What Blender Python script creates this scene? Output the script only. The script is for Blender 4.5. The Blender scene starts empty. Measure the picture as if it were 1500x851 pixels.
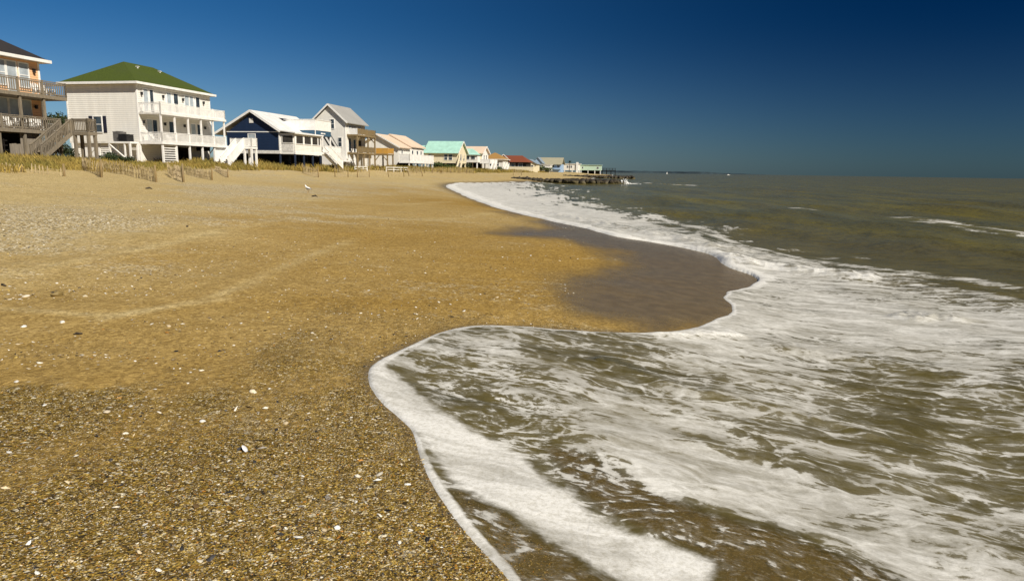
import bpy, math, random
import numpy as np
from mathutils import Vector, Matrix

random.seed(7)
rng = np.random.default_rng(11)
C = bpy.context.scene.collection
scene = bpy.context.scene

# ------------------------------------------------------------------ camera
CAM_Z = 2.0
PITCH, ROLL = math.atan(0.175), math.radians(0.86)
fw = Vector((0, math.cos(PITCH), -math.sin(PITCH)))
up0 = Vector((0, math.sin(PITCH), math.cos(PITCH)))
rt0 = Vector((1, 0, 0))
rt = rt0 * math.cos(ROLL) + up0 * math.sin(ROLL)
up = -rt0 * math.sin(ROLL) + up0 * math.cos(ROLL)
cd = bpy.data.cameras.new('camera')
cam = bpy.data.objects.new('camera', cd)
C.objects.link(cam)
cd.sensor_width = 36.0
cd.lens = 24.0
cd.clip_start = 0.05
cd.clip_end = 40000
m4 = Matrix((rt, up, -fw)).transposed().to_4x4()
m4.translation = Vector((0, 0, CAM_Z))
cam.matrix_world = m4
scene.camera = cam

# ------------------------------------------------------------------ light
SUN_AZ, SUN_EL = math.radians(136), math.radians(41)      # azimuth clockwise from +Y
world = bpy.data.worlds.new('World')
scene.world = world
world.use_nodes = True
wn, wl = world.node_tree.nodes, world.node_tree.links
wn.clear()
sky = wn.new('ShaderNodeTexSky')
sky.sky_type = 'NISHITA'
sky.sun_disc = False
sky.sun_elevation = SUN_EL
sky.sun_rotation = SUN_AZ
sky.altitude = 0
sky.air_density = 1.0
sky.dust_density = 0.3
sky.ozone_density = 3.0
bg = wn.new('ShaderNodeBackground')
bg.inputs['Strength'].default_value = 0.065
wo = wn.new('ShaderNodeOutputWorld')
# the polarised late-year sky: deeper away from the land side and towards the zenith
tc = wn.new('ShaderNodeTexCoord')
sp = wn.new('ShaderNodeSeparateXYZ')
wl.new(tc.outputs['Generated'], sp.inputs[0])
rx = wn.new('ShaderNodeMapRange'); rx.interpolation_type = 'SMOOTHSTEP'
rx.inputs['From Min'].default_value = -0.75; rx.inputs['From Max'].default_value = 0.60
wl.new(sp.outputs['X'], rx.inputs['Value'])
rz = wn.new('ShaderNodeMapRange'); rz.interpolation_type = 'SMOOTHSTEP'
rz.inputs['From Min'].default_value = -0.02; rz.inputs['From Max'].default_value = 0.22
wl.new(sp.outputs['Z'], rz.inputs['Value'])
SKY_TINT = [[(0.48, 0.63, 0.82, 1), (0.11, 0.37, 0.62, 1)],      # land side: horizon, high
            [(0.10, 0.185, 0.29, 1), (0.0, 0.068, 0.175, 1)]]      # sea side: horizon, high
mx = []
for k in range(2):
    q = wn.new('ShaderNodeMix'); q.data_type = 'RGBA'
    q.inputs['A'].default_value = SKY_TINT[k][0]; q.inputs['B'].default_value = SKY_TINT[k][1]
    for s in q.inputs:
        pass
    q.inputs[6].default_value = SKY_TINT[k][0]; q.inputs[7].default_value = SKY_TINT[k][1]
    wl.new(rz.outputs[0], q.inputs[0]); mx.append(q)
qq = wn.new('ShaderNodeMix'); qq.data_type = 'RGBA'
wl.new(rx.outputs[0], qq.inputs[0]); wl.new(mx[0].outputs[2], qq.inputs[6]); wl.new(mx[1].outputs[2], qq.inputs[7])
ml = wn.new('ShaderNodeMix'); ml.data_type = 'RGBA'; ml.blend_type = 'MULTIPLY'
ml.inputs[0].default_value = 1.0
wl.new(sky.outputs[0], ml.inputs[6]); wl.new(qq.outputs[2], ml.inputs[7])
wl.new(ml.outputs[2], bg.inputs['Color']); wl.new(bg.outputs[0], wo.inputs['Surface'])

sd = bpy.data.lights.new('sun', 'SUN')
sd.energy = 4.3
sd.angle = math.radians(0.53)
sd.color = (1.0, 0.94, 0.83)
sun = bpy.data.objects.new('sun', sd)
C.objects.link(sun)
to_sun = Vector((math.sin(SUN_AZ) * math.cos(SUN_EL), math.cos(SUN_AZ) * math.cos(SUN_EL), math.sin(SUN_EL)))
sun.rotation_euler = to_sun.to_track_quat('Z', 'Y').to_euler()
sun.location = (20, -15, 30)

vs = scene.view_settings
scene.display_settings.display_device = 'sRGB'
vs.view_transform = 'Standard'
vs.look = 'None'
vs.exposure = 0.40
vs.gamma = 1
vs.use_curve_mapping = False

# ------------------------------------------------------------------ numeric helpers
def hash2(ix, iy, seed):
    h = (ix.astype(np.int64) * 374761393 + iy.astype(np.int64) * 668265263 + seed * 974634777) & 0xffffffff
    h = ((h ^ (h >> 13)) * 1274126177) & 0xffffffff
    h = h ^ (h >> 16)
    return (h & 0xffff) / 65535.0

def vnoise(x, y, seed=0):
    ix = np.floor(x); iy = np.floor(y)
    fx = x - ix; fy = y - iy
    fx = fx * fx * (3 - 2 * fx); fy = fy * fy * (3 - 2 * fy)
    a = hash2(ix, iy, seed); b = hash2(ix + 1, iy, seed)
    c = hash2(ix, iy + 1, seed); d = hash2(ix + 1, iy + 1, seed)
    return (a * (1 - fx) + b * fx) * (1 - fy) + (c * (1 - fx) + d * fx) * fy - 0.5

def fbm(x, y, octv=4, seed=0, gain=0.5):
    s = 0; a = 1.0; f = 1.0
    for o in range(octv):
        s = s + a * vnoise(x * f + 17.3 * o, y * f - 9.1 * o, seed + o)
        a *= gain; f *= 2.03
    return s

def sstep(a, b, x):
    t = np.clip((x - a) / (b - a), 0, 1)
    return t * t * (3 - 2 * t)

# ------------------------------------------------------------------ terrain
_sy = np.array([-9000, -60, -5, 0, 5, 10, 16, 22, 32, 50, 77, 100, 122, 136, 150, 200, 300, 500, 540, 700, 1500, 9000.])
_sx = np.array([3, 2, 1.6, 1.6, 2.2, 4.2, 5.4, 4.2, 1.2, -3, -6, -4.5, -0.5, 11, 14, 22, 36, 74, 74, 0, -500, -9000.])
_ty = np.concatenate([np.arange(-80, 760, 0.5)])
_tx = np.interp(_ty, _sy, _sx)
_k = np.hanning(13); _k /= _k.sum()
_tx[20:-20] = np.convolve(_tx, _k, 'same')[20:-20]
def shore(y):
    return np.where((y > -70) & (y < 745), np.interp(y, _ty, _tx), np.interp(y, _sy, _sx))
_pt = np.array([-400, -60, -20, -8, -3, 0, 1.5, 3, 10, 16, 22, 27, 31, 34, 60, 400.])
_pz = np.array([-12, -6, -2.5, -1.0, -.35, 0.0, .18, .34, .62, .93, 1.30, 1.75, 1.97, 2.08, 2.25, 2.3])
def terrain(x, y, detail=True):
    x = np.asarray(x, float); y = np.asarray(y, float)
    t = shore(y) - x
    z = sum(np.interp(t + o_, _pt, _pz) * w_ for o_, w_ in ((-2, .1), (-1.2, .15), (-.5, .25), (.5, .25), (1.2, .15), (2, .1)))
    far = sstep(105, 150, y)
    z = np.where(z > 1.2, z - far * 0.22 * sstep(1.2, 2.2, z), z)
    if detail:
        up_ = sstep(4, 14, t)
        z = z + up_ * (fbm(x / 5.0, y / 5.0, 3, 3) * 0.10)
        z = z + sstep(17, 24, t) * (1 - sstep(40, 60, t)) * fbm(x / 6.0, y / 7.0, 3, 5) * 0.42 * (1 - .6 * far)
        z = z + sstep(0.5, 3, t) * fbm(x / 1.3, y / 1.3, 3, 8) * 0.025
    return z

def pix_ray(u, v):
    d = fw + rt * ((u - 750) / 1000.0) + up * (-(v - 425.5) / 1000.0)
    return d

_s = np.exp(np.linspace(math.log(1.2), math.log(900), 2600))
def ground(u, v, flat=None):
    """point of the beach surface seen along a direction given by photo coordinates"""
    d = pix_ray(u, v)
    if flat is not None:
        k = (flat - CAM_Z) / d.z
        return (d.x * k, d.y * k, flat)
    X = d.x * _s; Y = d.y * _s; Z = CAM_Z + d.z * _s
    H = np.maximum(terrain(X, Y), 0.0)
    i = np.argmax(Z < H)
    if not (Z < H).any():
        i = len(_s) - 1
    k0, k1 = _s[max(i - 1, 0)], _s[i]
    e0 = Z[max(i - 1, 0)] - H[max(i - 1, 0)]; e1 = Z[i] - H[i]
    k = k0 + (k1 - k0) * (e0 / (e0 - e1 + 1e-9))
    return (d.x * k, d.y * k, float(CAM_Z + d.z * k))

def pts(lst, flat=None):
    return np.array([ground(u, v, flat)[:2] for u, v in lst])

def idw(ctrl, X, Y, p=3.0, flat=None):
    """values given at photo-located ground points, spread over the ground between them"""
    G = pts([c[:2] for c in ctrl], flat); V = np.array([c[2] for c in ctrl])
    ga = np.arctan2(G[:, 0], G[:, 1]); gr = np.log(np.hypot(G[:, 0], G[:, 1])) * 0.75
    a = np.arctan2(X, Y); r = np.log(np.hypot(X, Y) + 1e-6) * 0.75
    num = np.zeros_like(X); den = np.zeros_like(X)
    for i in range(len(V)):
        w = 1.0 / (((a - ga[i]) ** 2 + (r - gr[i]) ** 2) + 4e-4) ** (p / 2)
        num += w * V[i]; den += w
    return num / den

def seg_dist(P, X, Y):
    """distance to an open polyline, plus the arc parameter (0..n-1) of the nearest point"""
    best = np.full(X.shape, 1e18); par = np.zeros(X.shape)
    for i in range(len(P) - 1):
        ax, ay = P[i]; bx, by = P[i + 1]
        dx, dy = bx - ax, by - ay
        L = dx * dx + dy * dy + 1e-12
        t = np.clip(((X - ax) * dx + (Y - ay) * dy) / L, 0, 1)
        d = (X - ax - t * dx) ** 2 + (Y - ay - t * dy) ** 2
        mk = d < best
        best[mk] = d[mk]; par[mk] = (i + t)[mk]
    return np.sqrt(best), par

def inside(P, X, Y):
    r = np.zeros(X.shape, bool)
    n = len(P)
    for i in range(n):
        x1, y1 = P[i]; x2, y2 = P[(i + 1) % n]
        if y1 == y2:
            continue
        c = ((y1 > Y) != (y2 > Y)) & (X < (x2 - x1) * (Y - y1) / (y2 - y1) + x1)
        r ^= c
    return r

def smooth_line(P, n=8):
    """Catmull-Rom through the points"""
    P = np.asarray(P, float)
    Q = np.vstack([2 * P[0] - P[1], P, 2 * P[-1] - P[-2]])
    out = []
    for i in range(1, len(Q) - 2):
        for k in range(n):
            t = k / n
            a, b, c, d = Q[i - 1], Q[i], Q[i + 1], Q[i + 2]
            out.append(0.5 * (2 * b + (c - a) * t + (2 * a - 5 * b + 4 * c - d) * t * t + (3 * b - a - 3 * c + d) * t ** 3))
    out.append(P[-1])
    return np.array(out)

# ------------------------------------------------------------------ object helpers
def tag(o, label=None, cat=None, group=None, kind=None):
    if label: o['label'] = label
    if cat: o['category'] = cat
    if group: o['group'] = group
    if kind: o['kind'] = kind
    return o

def empty(name, loc, rz=0, label=None, cat=None, group=None):
    o = bpy.data.objects.new(name, None)
    o.empty_display_size = 0.3
    C.objects.link(o)
    o.location = loc
    o.rotation_euler = (0, 0, rz)
    return tag(o, label, cat, group)

def link_mesh(name, V, F, mat, parent=None, smooth=False):
    me = bpy.data.meshes.new(name)
    me.from_pydata([tuple(v) for v in V], [], F)
    me.materials.append(mat)
    if smooth:
        me.polygons.foreach_set('use_smooth', [True] * len(me.polygons))
    me.update()
    o = bpy.data.objects.new(name, me)
    C.objects.link(o)
    if parent is not None:
        o.parent = parent
    return o

def np_mesh(name, V, F, mat, smooth=True, attrs=None, parent=None):
    """fast mesh from arrays; F is (n,3) or (n,4)"""
    me = bpy.data.meshes.new(name)
    nv, nf, k = len(V), len(F), F.shape[1]
    me.vertices.add(nv)
    me.vertices.foreach_set('co', np.asarray(V, np.float32).ravel())
    me.loops.add(nf * k)
    me.loops.foreach_set('vertex_index', np.asarray(F, np.int32).ravel())
    me.polygons.add(nf)
    me.polygons.foreach_set('loop_start', np.arange(0, nf * k, k, dtype=np.int32))
    me.polygons.foreach_set('use_smooth', np.full(nf, smooth))
    me.update(calc_edges=True)
    for an, av in (attrs or {}).items():
        av = np.asarray(av, np.float32)
        if av.ndim == 1:
            a = me.attributes.new(an, 'FLOAT', 'POINT'); a.data.foreach_set('value', av)
        else:
            a = me.attributes.new(an, 'FLOAT_COLOR', 'POINT')
            a.data.foreach_set('color', np.hstack([av, np.ones((nv, 1), np.float32)]).ravel())
    me.materials.append(mat)
    o = bpy.data.objects.new(name, me)
    C.objects.link(o)
    if parent is not None:
        o.parent = parent
    return o

class MB:
    def __init__(s):
        s.v = []; s.f = []
    def add(s, V, F):
        n = len(s.v)
        s.v += [tuple(p) for p in V]
        s.f += [tuple(i + n for i in f) for f in F]
        return s
    def box(s, x0, x1, y0, y1, z0, z1):
        V = [(x0, y0, z0), (x1, y0, z0), (x1, y1, z0), (x0, y1, z0), (x0, y0, z1), (x1, y0, z1), (x1, y1, z1), (x0, y1, z1)]
        return s.add(V, [(0, 3, 2, 1), (4, 5, 6, 7), (0, 1, 5, 4), (1, 2, 6, 5), (2, 3, 7, 6), (3, 0, 4, 7)])
    def bar(s, p, q, w, h, upv=(0, 0, 1)):
        """box beam from p to q, w wide, h high"""
        p, q = Vector(p), Vector(q)
        d = (q - p).normalized()
        u = Vector(upv)
        if abs(d.dot(u)) > 0.98:
            u = Vector((1, 0, 0))
        a = d.cross(u).normalized() * (w / 2)
        b = a.cross(d).normalized() * (h / 2)
        V = [p - a - b, p + a - b, p + a + b, p - a + b, q - a - b, q + a - b, q + a + b, q - a + b]
        return s.add(V, [(0, 3, 2, 1), (4, 5, 6, 7), (0, 1, 5, 4), (1, 2, 6, 5), (2, 3, 7, 6), (3, 0, 4, 7)])
    def cyl(s, p, q, r0, r1=None, n=10):
        r1 = r0 if r1 is None else r1
        p, q = Vector(p), Vector(q)
        d = (q - p).normalized()
        u = Vector((0, 0, 1)) if abs(d.z) < .9 else Vector((1, 0, 0))
        a = d.cross(u).normalized(); b = d.cross(a)
        V = []
        for c, r in ((p, r0), (q, r1)):
            for k in range(n):
                t = 2 * math.pi * k / n
                V.append(c + a * math.cos(t) * r + b * math.sin(t) * r)
        F = [(k, (k + 1) % n, n + (k + 1) % n, n + k) for k in range(n)]
        F += [tuple(range(n - 1, -1, -1)), tuple(range(n, 2 * n))]
        return s.add(V, F)
    def prism_y(s, prof, y0, y1):
        """outline in XZ, pushed along Y"""
        n = len(prof)
        V = [(x, y0, z) for x, z in prof] + [(x, y1, z) for x, z in prof]
        F = [tuple(range(n)), tuple(range(2 * n - 1, n - 1, -1))]
        F += [(k, n + k, n + (k + 1) % n, (k + 1) % n) for k in range(n)]
        return s.add(V, F)
    def prism_x(s, prof, x0, x1):
        n = len(prof)
        V = [(x0, y, z) for y, z in prof] + [(x1, y, z) for y, z in prof]
        F = [tuple(range(n - 1, -1, -1)), tuple(range(n, 2 * n))]
        F += [(k, (k + 1) % n, n + (k + 1) % n, n + k) for k in range(n)]
        return s.add(V, F)
    def slab(s, quad, th):
        """thick sheet from a planar polygon, thickened downwards"""
        n = len(quad)
        q = [Vector(p) for p in quad]
        nn = (q[1] - q[0]).cross(q[2] - q[0]).normalized()
        if nn.z < 0:
            q.reverse(); nn = -nn
        V = q + [p - nn * th for p in q]
        F = [tuple(range(n)), tuple(range(2 * n - 1, n - 1, -1))]
        F += [(k, n + k, n + (k + 1) % n, (k + 1) % n) for k in range(n)]
        return s.add(V, F)
    def build(s, name, mat, parent=None, smooth=False):
        return link_mesh(name, s.v, s.f, mat, parent, smooth)

def copy_tree(o, parent=None):
    c = o.copy(); C.objects.link(c)
    c.parent = parent
    for ch in list(o.children):
        copy_tree(ch, c)
    return c

# ------------------------------------------------------------------ material helpers
class NT:
    def __init__(s, name):
        s.m = bpy.data.materials.new(name)
        s.m.use_nodes = True
        s.n = s.m.node_tree.nodes; s.l = s.m.node_tree.links
        s.n.clear()
        s.out = s.n.new('ShaderNodeOutputMaterial')
    def put(s, inp, val):
        if isinstance(val, bpy.types.NodeSocket):
            s.l.new(val, inp)
        elif val is not None:
            inp.default_value = val
    def math(s, op, a, b=None, c=None, clamp=False):
        n = s.n.new('ShaderNodeMath'); n.operation = op; n.use_clamp = clamp
        s.put(n.inputs[0], a); s.put(n.inputs[1], b); s.put(n.inputs[2], c)
        return n.outputs[0]
    def mapr(s, v, a, b, c=0.0, d=1.0, smooth=True):
        n = s.n.new('ShaderNodeMapRange')
        if smooth: n.interpolation_type = 'SMOOTHSTEP'
        s.put(n.inputs['Value'], v)
        for k, x in zip(('From Min', 'From Max', 'To Min', 'To Max'), (a, b, c, d)):
            s.put(n.inputs[k], x)
        return n.outputs[0]
    def pos(s):
        return s.n.new('ShaderNodeNewGeometry').outputs['Position']
    def obj(s):
        return s.n.new('ShaderNodeTexCoord').outputs['Object']
    def mapping(s, vec, scale=(1, 1, 1), rot=(0, 0, 0), loc=(0, 0, 0)):
        n = s.n.new('ShaderNodeMapping')
        s.put(n.inputs['Vector'], vec)
        n.inputs['Scale'].default_value = scale; n.inputs['Rotation'].default_value = rot; n.inputs['Location'].default_value = loc
        return n.outputs[0]
    def noise(s, vec, scale, detail=3, rough=0.5, dist=0.0, color=False):
        n = s.n.new('ShaderNodeTexNoise')
        s.put(n.inputs['Vector'], vec); s.put(n.inputs['Scale'], scale)
        n.inputs['Detail'].default_value = detail; n.inputs['Roughness'].default_value = rough
        n.inputs['Distortion'].default_value = dist
        return n.outputs['Color' if color else 'Fac']
    def voro(s, vec, scale, out='Color', feature='F1', rnd=1.0):
        n = s.n.new('ShaderNodeTexVoronoi'); n.feature = feature
        s.put(n.inputs['Vector'], vec); s.put(n.inputs['Scale'], scale)
        n.inputs['Randomness'].default_value = rnd
        return n.outputs[out]
    def attr(s, name, out='Fac'):
        n = s.n.new('ShaderNodeAttribute'); n.attribute_name = name
        return n.outputs[out]
    def mix(s, f, a, b, mode='MIX'):
        n = s.n.new('ShaderNodeMix'); n.data_type = 'RGBA'; n.blend_type = mode
        s.put(n.inputs[0], f)
        s.put(n.inputs[6], a if not isinstance(a, tuple) else (*a[:3], 1)); s.put(n.inputs[7], b if not isinstance(b, tuple) else (*b[:3], 1))
        return n.outputs[2]
    def vadd(s, a, b, op='ADD'):
        n = s.n.new('ShaderNodeVectorMath'); n.operation = op
        s.put(n.inputs[0], a); s.put(n.inputs[1], b)
        return n.outputs[0]
    def ramp(s, f, stops, interp='LINEAR'):
        n = s.n.new('ShaderNodeValToRGB'); n.color_ramp.interpolation = interp
        s.put(n.inputs[0], f)
        e = n.color_ramp.elements
        while len(e) < len(stops): e.new(0.5)
        for el, (p, c) in zip(e, stops):
            el.position = p; el.color = (*c, 1)
        return n.outputs[0]
    def sep(s, v):
        n = s.n.new('ShaderNodeSeparateXYZ'); s.put(n.inputs[0], v)
        return n.outputs
    def bump(s, h, strength=0.5, dist=0.02, normal=None):
        n = s.n.new('ShaderNodeBump')
        s.put(n.inputs['Height'], h); s.put(n.inputs['Strength'], strength); s.put(n.inputs['Distance'], dist)
        if normal is not None: s.put(n.inputs['Normal'], normal)
        return n.outputs[0]
    def bsdf(s, color, rough=0.6, spec=0.5, metal=0.0, normal=None):
        n = s.n.new('ShaderNodeBsdfPrincipled')
        s.put(n.inputs['Base Color'], color if not isinstance(color, tuple) else (*color[:3], 1))
        s.put(n.inputs['Roughness'], rough); s.put(n.inputs['Specular IOR Level'], spec); s.put(n.inputs['Metallic'], metal)
        if normal is not None: s.put(n.inputs['Normal'], normal)
        return n.outputs[0]
    def mixsh(s, f, a, b):
        n = s.n.new('ShaderNodeMixShader')
        s.put(n.inputs[0], f); s.l.new(a, n.inputs[1]); s.l.new(b, n.inputs[2])
        return n.outputs[0]
    def done(s, sh):
        s.l.new(sh, s.out.inputs['Surface'])
        return s.m

def plain(name, col, rough=0.6, var=0.12, scale=3.0, spec=0.4, bump=0.0, metal=0.0):
    t = NT(name)
    p = t.obj()
    n1 = t.noise(p, scale, 5, 0.6)
    dark = tuple(c * (1 - var * 1.6) for c in col); lite = tuple(min(1, c * (1 + var)) for c in col)
    c = t.mix(t.mapr(n1, 0.3, 0.7), dark, lite)
    nm = t.bump(t.noise(p, scale * 6, 3), bump, 0.02) if bump else None
    return t.done(t.bsdf(c, rough, spec, metal, nm))

def siding(name, col, pitch=0.2, var=0.06):
    """lapped horizontal boards with a real tilt on each course and weather marks"""
    t = NT(name)
    p = t.obj()
    z = t.sep(p)[2]
    fr = t.math('FRACT', t.math('DIVIDE', z, pitch))
    prof = t.math('MINIMUM', t.math('MULTIPLY', t.math('SUBTRACT', 1.0, fr), 1.0), t.math('MULTIPLY', fr, 14.0))
    streak = t.noise(t.mapping(p, (1.2, 1.2, 0.25)), 1.4, 5, 0.6)
    c = t.mix(t.mapr(streak, 0.35, 0.75), tuple(k * (1 - var) for k in col), tuple(min(1, k * (1 + var)) for k in col))
    gap = t.mapr(fr, 0.0, 0.14, 0.0, 1.0)
    c = t.mix(gap, tuple(k * 0.62 for k in col), c)
    return t.done(t.bsdf(c, 0.55, 0.35, 0, t.bump(prof, 0.6, 0.03)))

def wood(name, col, var=0.3, axis_scale=(6, 6, 0.7), spec=0.25):
    t = NT(name)
    p = t.obj()
    n1 = t.noise(t.mapping(p, axis_scale), 3.0, 6, 0.65)
    n2 = t.noise(p, 1.1, 3)
    c = t.mix(t.mapr(n1, 0.3, 0.7), tuple(k * (1 - var) for k in col), tuple(k * (1 + var) for k in col))
    c = t.mix(t.mapr(n2, 0.35, 0.7, 0, 0.5), c, tuple(0.6 * k + 0.06 for k in col))
    return t.done(t.bsdf(c, 0.8, spec, 0, t.bump(n1, 0.4, 0.01)))

def shingle(name, col, var=0.25, rough=0.85):
    t = NT(name)
    p = t.obj()
    z = t.sep(p)[2]
    cell = t.noise(t.mapping(p, (5, 5, 9)), 1.6, 4, 0.7)
    big = t.noise(p, 0.35, 4, 0.6)
    c = t.mix(t.mapr(cell, 0.3, 0.7), tuple(k * (1 - var) for k in col), tuple(k * (1 + var) for k in col))
    c = t.mix(t.mapr(big, 0.35, 0.7, 0, 0.45), c, tuple(k * 0.8 + 0.012 for k in col))
    fr = t.math('FRACT', t.math('MULTIPLY', z, 9.0))
    return t.done(t.bsdf(c, rough, 0.25, 0, t.bump(t.math('ADD', fr, cell), 0.35, 0.02)))

def seam_roof(name, col, axis=1, pitch=0.45):
    """standing-seam metal: ribs along the fall of the slope"""
    t = NT(name)
    p = t.obj()
    a = t.sep(p)[axis]
    fr = t.math('ABSOLUTE', t.math('SUBTRACT', t.math('FRACT', t.math('DIVIDE', a, pitch)), 0.5))
    rib = t.mapr(fr, 0.44, 0.49)
    n = t.noise(p, 0.8, 5, 0.6)
    c = t.mix(t.mapr(n, 0.3, 0.7), tuple(k * 0.86 for k in col), tuple(min(1, k * 1.06) for k in col))
    c = t.mix(t.math('MULTIPLY', rib, 0.3), c, tuple(k * 0.6 for k in col))
    return t.done(t.bsdf(c, 0.5, 0.4, 0.0, t.bump(rib, 0.5, 0.03)))

def glass(name, col=(0.03, 0.04, 0.05), rough=0.08):
    t = NT(name)
    n = t.noise(t.obj(), 1.3, 2)
    c = t.mix(t.mapr(n, 0.35, 0.65), col, tuple(k * 1.8 + 0.01 for k in col))
    return t.done(t.bsdf(c, rough, 0.6))

def leafmat(name, a, b, rough=0.65):
    t = NT(name)
    at = t.attr('tint')
    c = t.mix(at, a, b)
    n = t.noise(t.pos(), 0.7, 3)
    c = t.mix(t.mapr(n, 0.3, 0.7, 0, 0.5), c, tuple(0.6 * k for k in a))
    return t.done(t.bsdf(c, rough, 0.3))

# ================================================================== THE SETTING
def polar_grid(ang, rad):
    A, R = np.meshgrid(ang, rad)
    X = (np.sin(A) * R).ravel(); Y = (np.cos(A) * R).ravel()
    na, nr = len(ang), len(rad)
    i = np.arange(nr - 1)[:, None] * na + np.arange(na - 1)[None, :]
    F = np.stack([i, i + 1, i + na + 1, i + na], -1).reshape(-1, 4)[:, ::-1]
    return X, Y, F

def ring_radii(dphi, rmax_fine, growth, rmax):
    ph = np.arange(math.radians(62), math.atan(2.0 / rmax_fine), -dphi)
    r = list(2.0 / np.tan(ph))
    st = r[-1] - r[-2]
    while r[-1] < rmax:
        st = max(st, 0) * (1 + growth)
        r.append(r[-1] + st)
    return np.array(r)

# ---- shoreline of the running swash, from far to near (photo positions of the real edge)
EDGE_PX = [(668, 268), (652, 273), (680, 287), (720, 302), (760, 313), (800, 322), (850, 333), (900, 346), (950, 354), (1000, 363),
           (1042, 374), (1062, 389), (1096, 402), (1110, 411), (1094, 422), (1071, 428), (1061, 437), (1073, 448), (1066, 459),
           (1035, 475), (990, 486), (930, 488), (850, 485), (780, 480), (700, 478), (640, 490), (590, 511),
           (548, 532), (537, 549), (550, 580), (580, 610), (604, 636), (620, 685), (650, 737), (700, 800), (745, 851), (800, 930)]
_e = smooth_line(pts(EDGE_PX), 6)
_far = np.array([(-9000, 3500), (-500, 1500), (20, 700), (72, 545), (74, 520), (61, 430), (36, 300), (22, 200), (14, 150), (10, 136), (3, 128), (-.5, 123)])
_near = np.array([(0.15, 0.8), (0.9, -1.0), (1.4, -6), (2, -60), (3, -9000)])
WATER_EDGE = np.vstack([_far, _e, _near])
WATER_POLY = np.vstack([WATER_EDGE, [(14000, -9000), (14000, 14000), (-9000, 14000)]])

def edge_dist(X, Y):
    d = np.full(X.shape, 50.0)
    R = np.hypot(X, Y)
    nearm = R < 260
    dd, _ = seg_dist(WATER_EDGE, X[nearm], Y[nearm])
    d[nearm] = dd
    fr = ~nearm
    dd, _ = seg_dist(_far, X[fr], Y[fr])
    d[fr] = dd
    return np.where(inside(WATER_POLY, X, Y), d, -d)

# ---- the sand
angs = np.concatenate([np.radians(np.arange(-180, -46, 3.0)), np.radians(np.arange(-46, 46, 0.15)), np.radians(np.arange(46, 181, 3.0))])
rads = np.concatenate([[0.05, 0.3, 0.6], ring_radii(0.0021, 62, 0.035, 13000)])
X, Y, F = polar_grid(angs, rads)
Z = terrain(X, Y)
# lay of colour over the beach: dry, wet, gravelly
dry = idw([(0, 300, 1), (200, 300, 1), (400, 290, .8), (100, 345, .9), (0, 400, .62), (300, 380, .3), (500, 300, .35), (600, 280, .4),
           (700, 300, .05), (600, 350, .08), (500, 400, .1), (300, 450, .2), (100, 450, .28), (100, 530, .22), (300, 530, .2), (600, 420, .04),
           (800, 380, 0), (250, 264, 1), (500, 262, .95), (640, 260, .9), (745, 262, .8), (0, 268, 1), (400, 330, .3), (250, 340, .65),
           (480, 330, .15), (60, 260, 1), (400, 256, 1), (560, 256, 1), (150, 700, .1), (500, 700, .1), (680, 250, .9)], X, Y)
dry = np.clip(dry + fbm(X / 2.2, Y / 1.0, 5, 21) * 0.20, 0, 1)
for line in ([(-20, 412), (150, 378), (280, 350), (420, 322)], [(150, 468), (330, 430), (430, 385), (520, 350)], [(0, 452), (150, 462), (330, 440)], [(500, 318), (640, 322), (720, 312)], [(420, 292), (560, 300), (660, 296)]):
    dd, _ = seg_dist(smooth_line(pts(line), 6), X, Y)
    dry = np.clip(dry + .45 * np.exp(-(dd / (.012 * np.hypot(X, Y))) ** 2) * (.7 + fbm(X / .7, Y / .7, 3, 22)), 0, 1)
WET_PX = [(690, 296), (750, 318), (748, 331), (722, 338), (702, 343), (800, 352), (862, 368), (893, 384), (838, 398), (796, 418),
          (803, 443), (850, 462), (900, 476), (935, 500), (1000, 505), (1120, 480), (1190, 440), (1220, 405), (1100, 368), (1000, 345), (900, 330), (800, 310), (720, 290)]
wp = pts(WET_PX)
wd, _ = seg_dist(np.vstack([wp, wp[:1]]), X, Y)
wd = np.where(inside(wp, X, Y), wd, -wd)
Rr = np.hypot(X, Y)
wd = wd + fbm(X / 0.9, Y / 2.2, 4, 31) * 0.05 * Rr
wet = sstep(-0.06, 0.11, wd / Rr)
ed = edge_dist(X, Y)
wet = np.maximum(wet, sstep(-0.04, 0.02, ed / np.maximum(Rr, .5)) * 0.9)
gravel = idw([(0, 585, 1), (150, 585, 1), (300, 585, .95), (0, 558, .1), (150, 558, .12), (280, 560, .3), (200, 520, .25), (100, 470, .1), (300, 480, .25),
              (400, 560, .8), (450, 520, .55), (550, 470, .42), (700, 440, .34), (600, 420, .24), (500, 400, .12), (300, 430, .08), (800, 440, .26),
              (500, 600, .9), (300, 700, 1), (600, 760, 1), (100, 800, 1), (450, 830, 1), (900, 420, .2), (1000, 440, .15), (700, 380, .18), (600, 330, .05),
              (800, 480, .4), (300, 330, .25), (100, 330, .8), (0, 320, .8), (200, 345, .6), (380, 275, .75), (300, 290, .3), (0, 380, .15), (500, 520, .55),
              (700, 300, 0), (550, 280, .1), (100, 270, 0), (400, 262, .3), (700, 620, 1), (850, 800, 1), (1050, 800, 1)], X, Y, 3.4)
gravel = np.clip(gravel + fbm(X / .5, Y / .5, 4, 41) * 0.35 * (Rr < 15) + fbm(X / 2, Y / 1.2, 3, 43) * 0.3 * (Rr >= 15), 0, 1)
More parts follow.
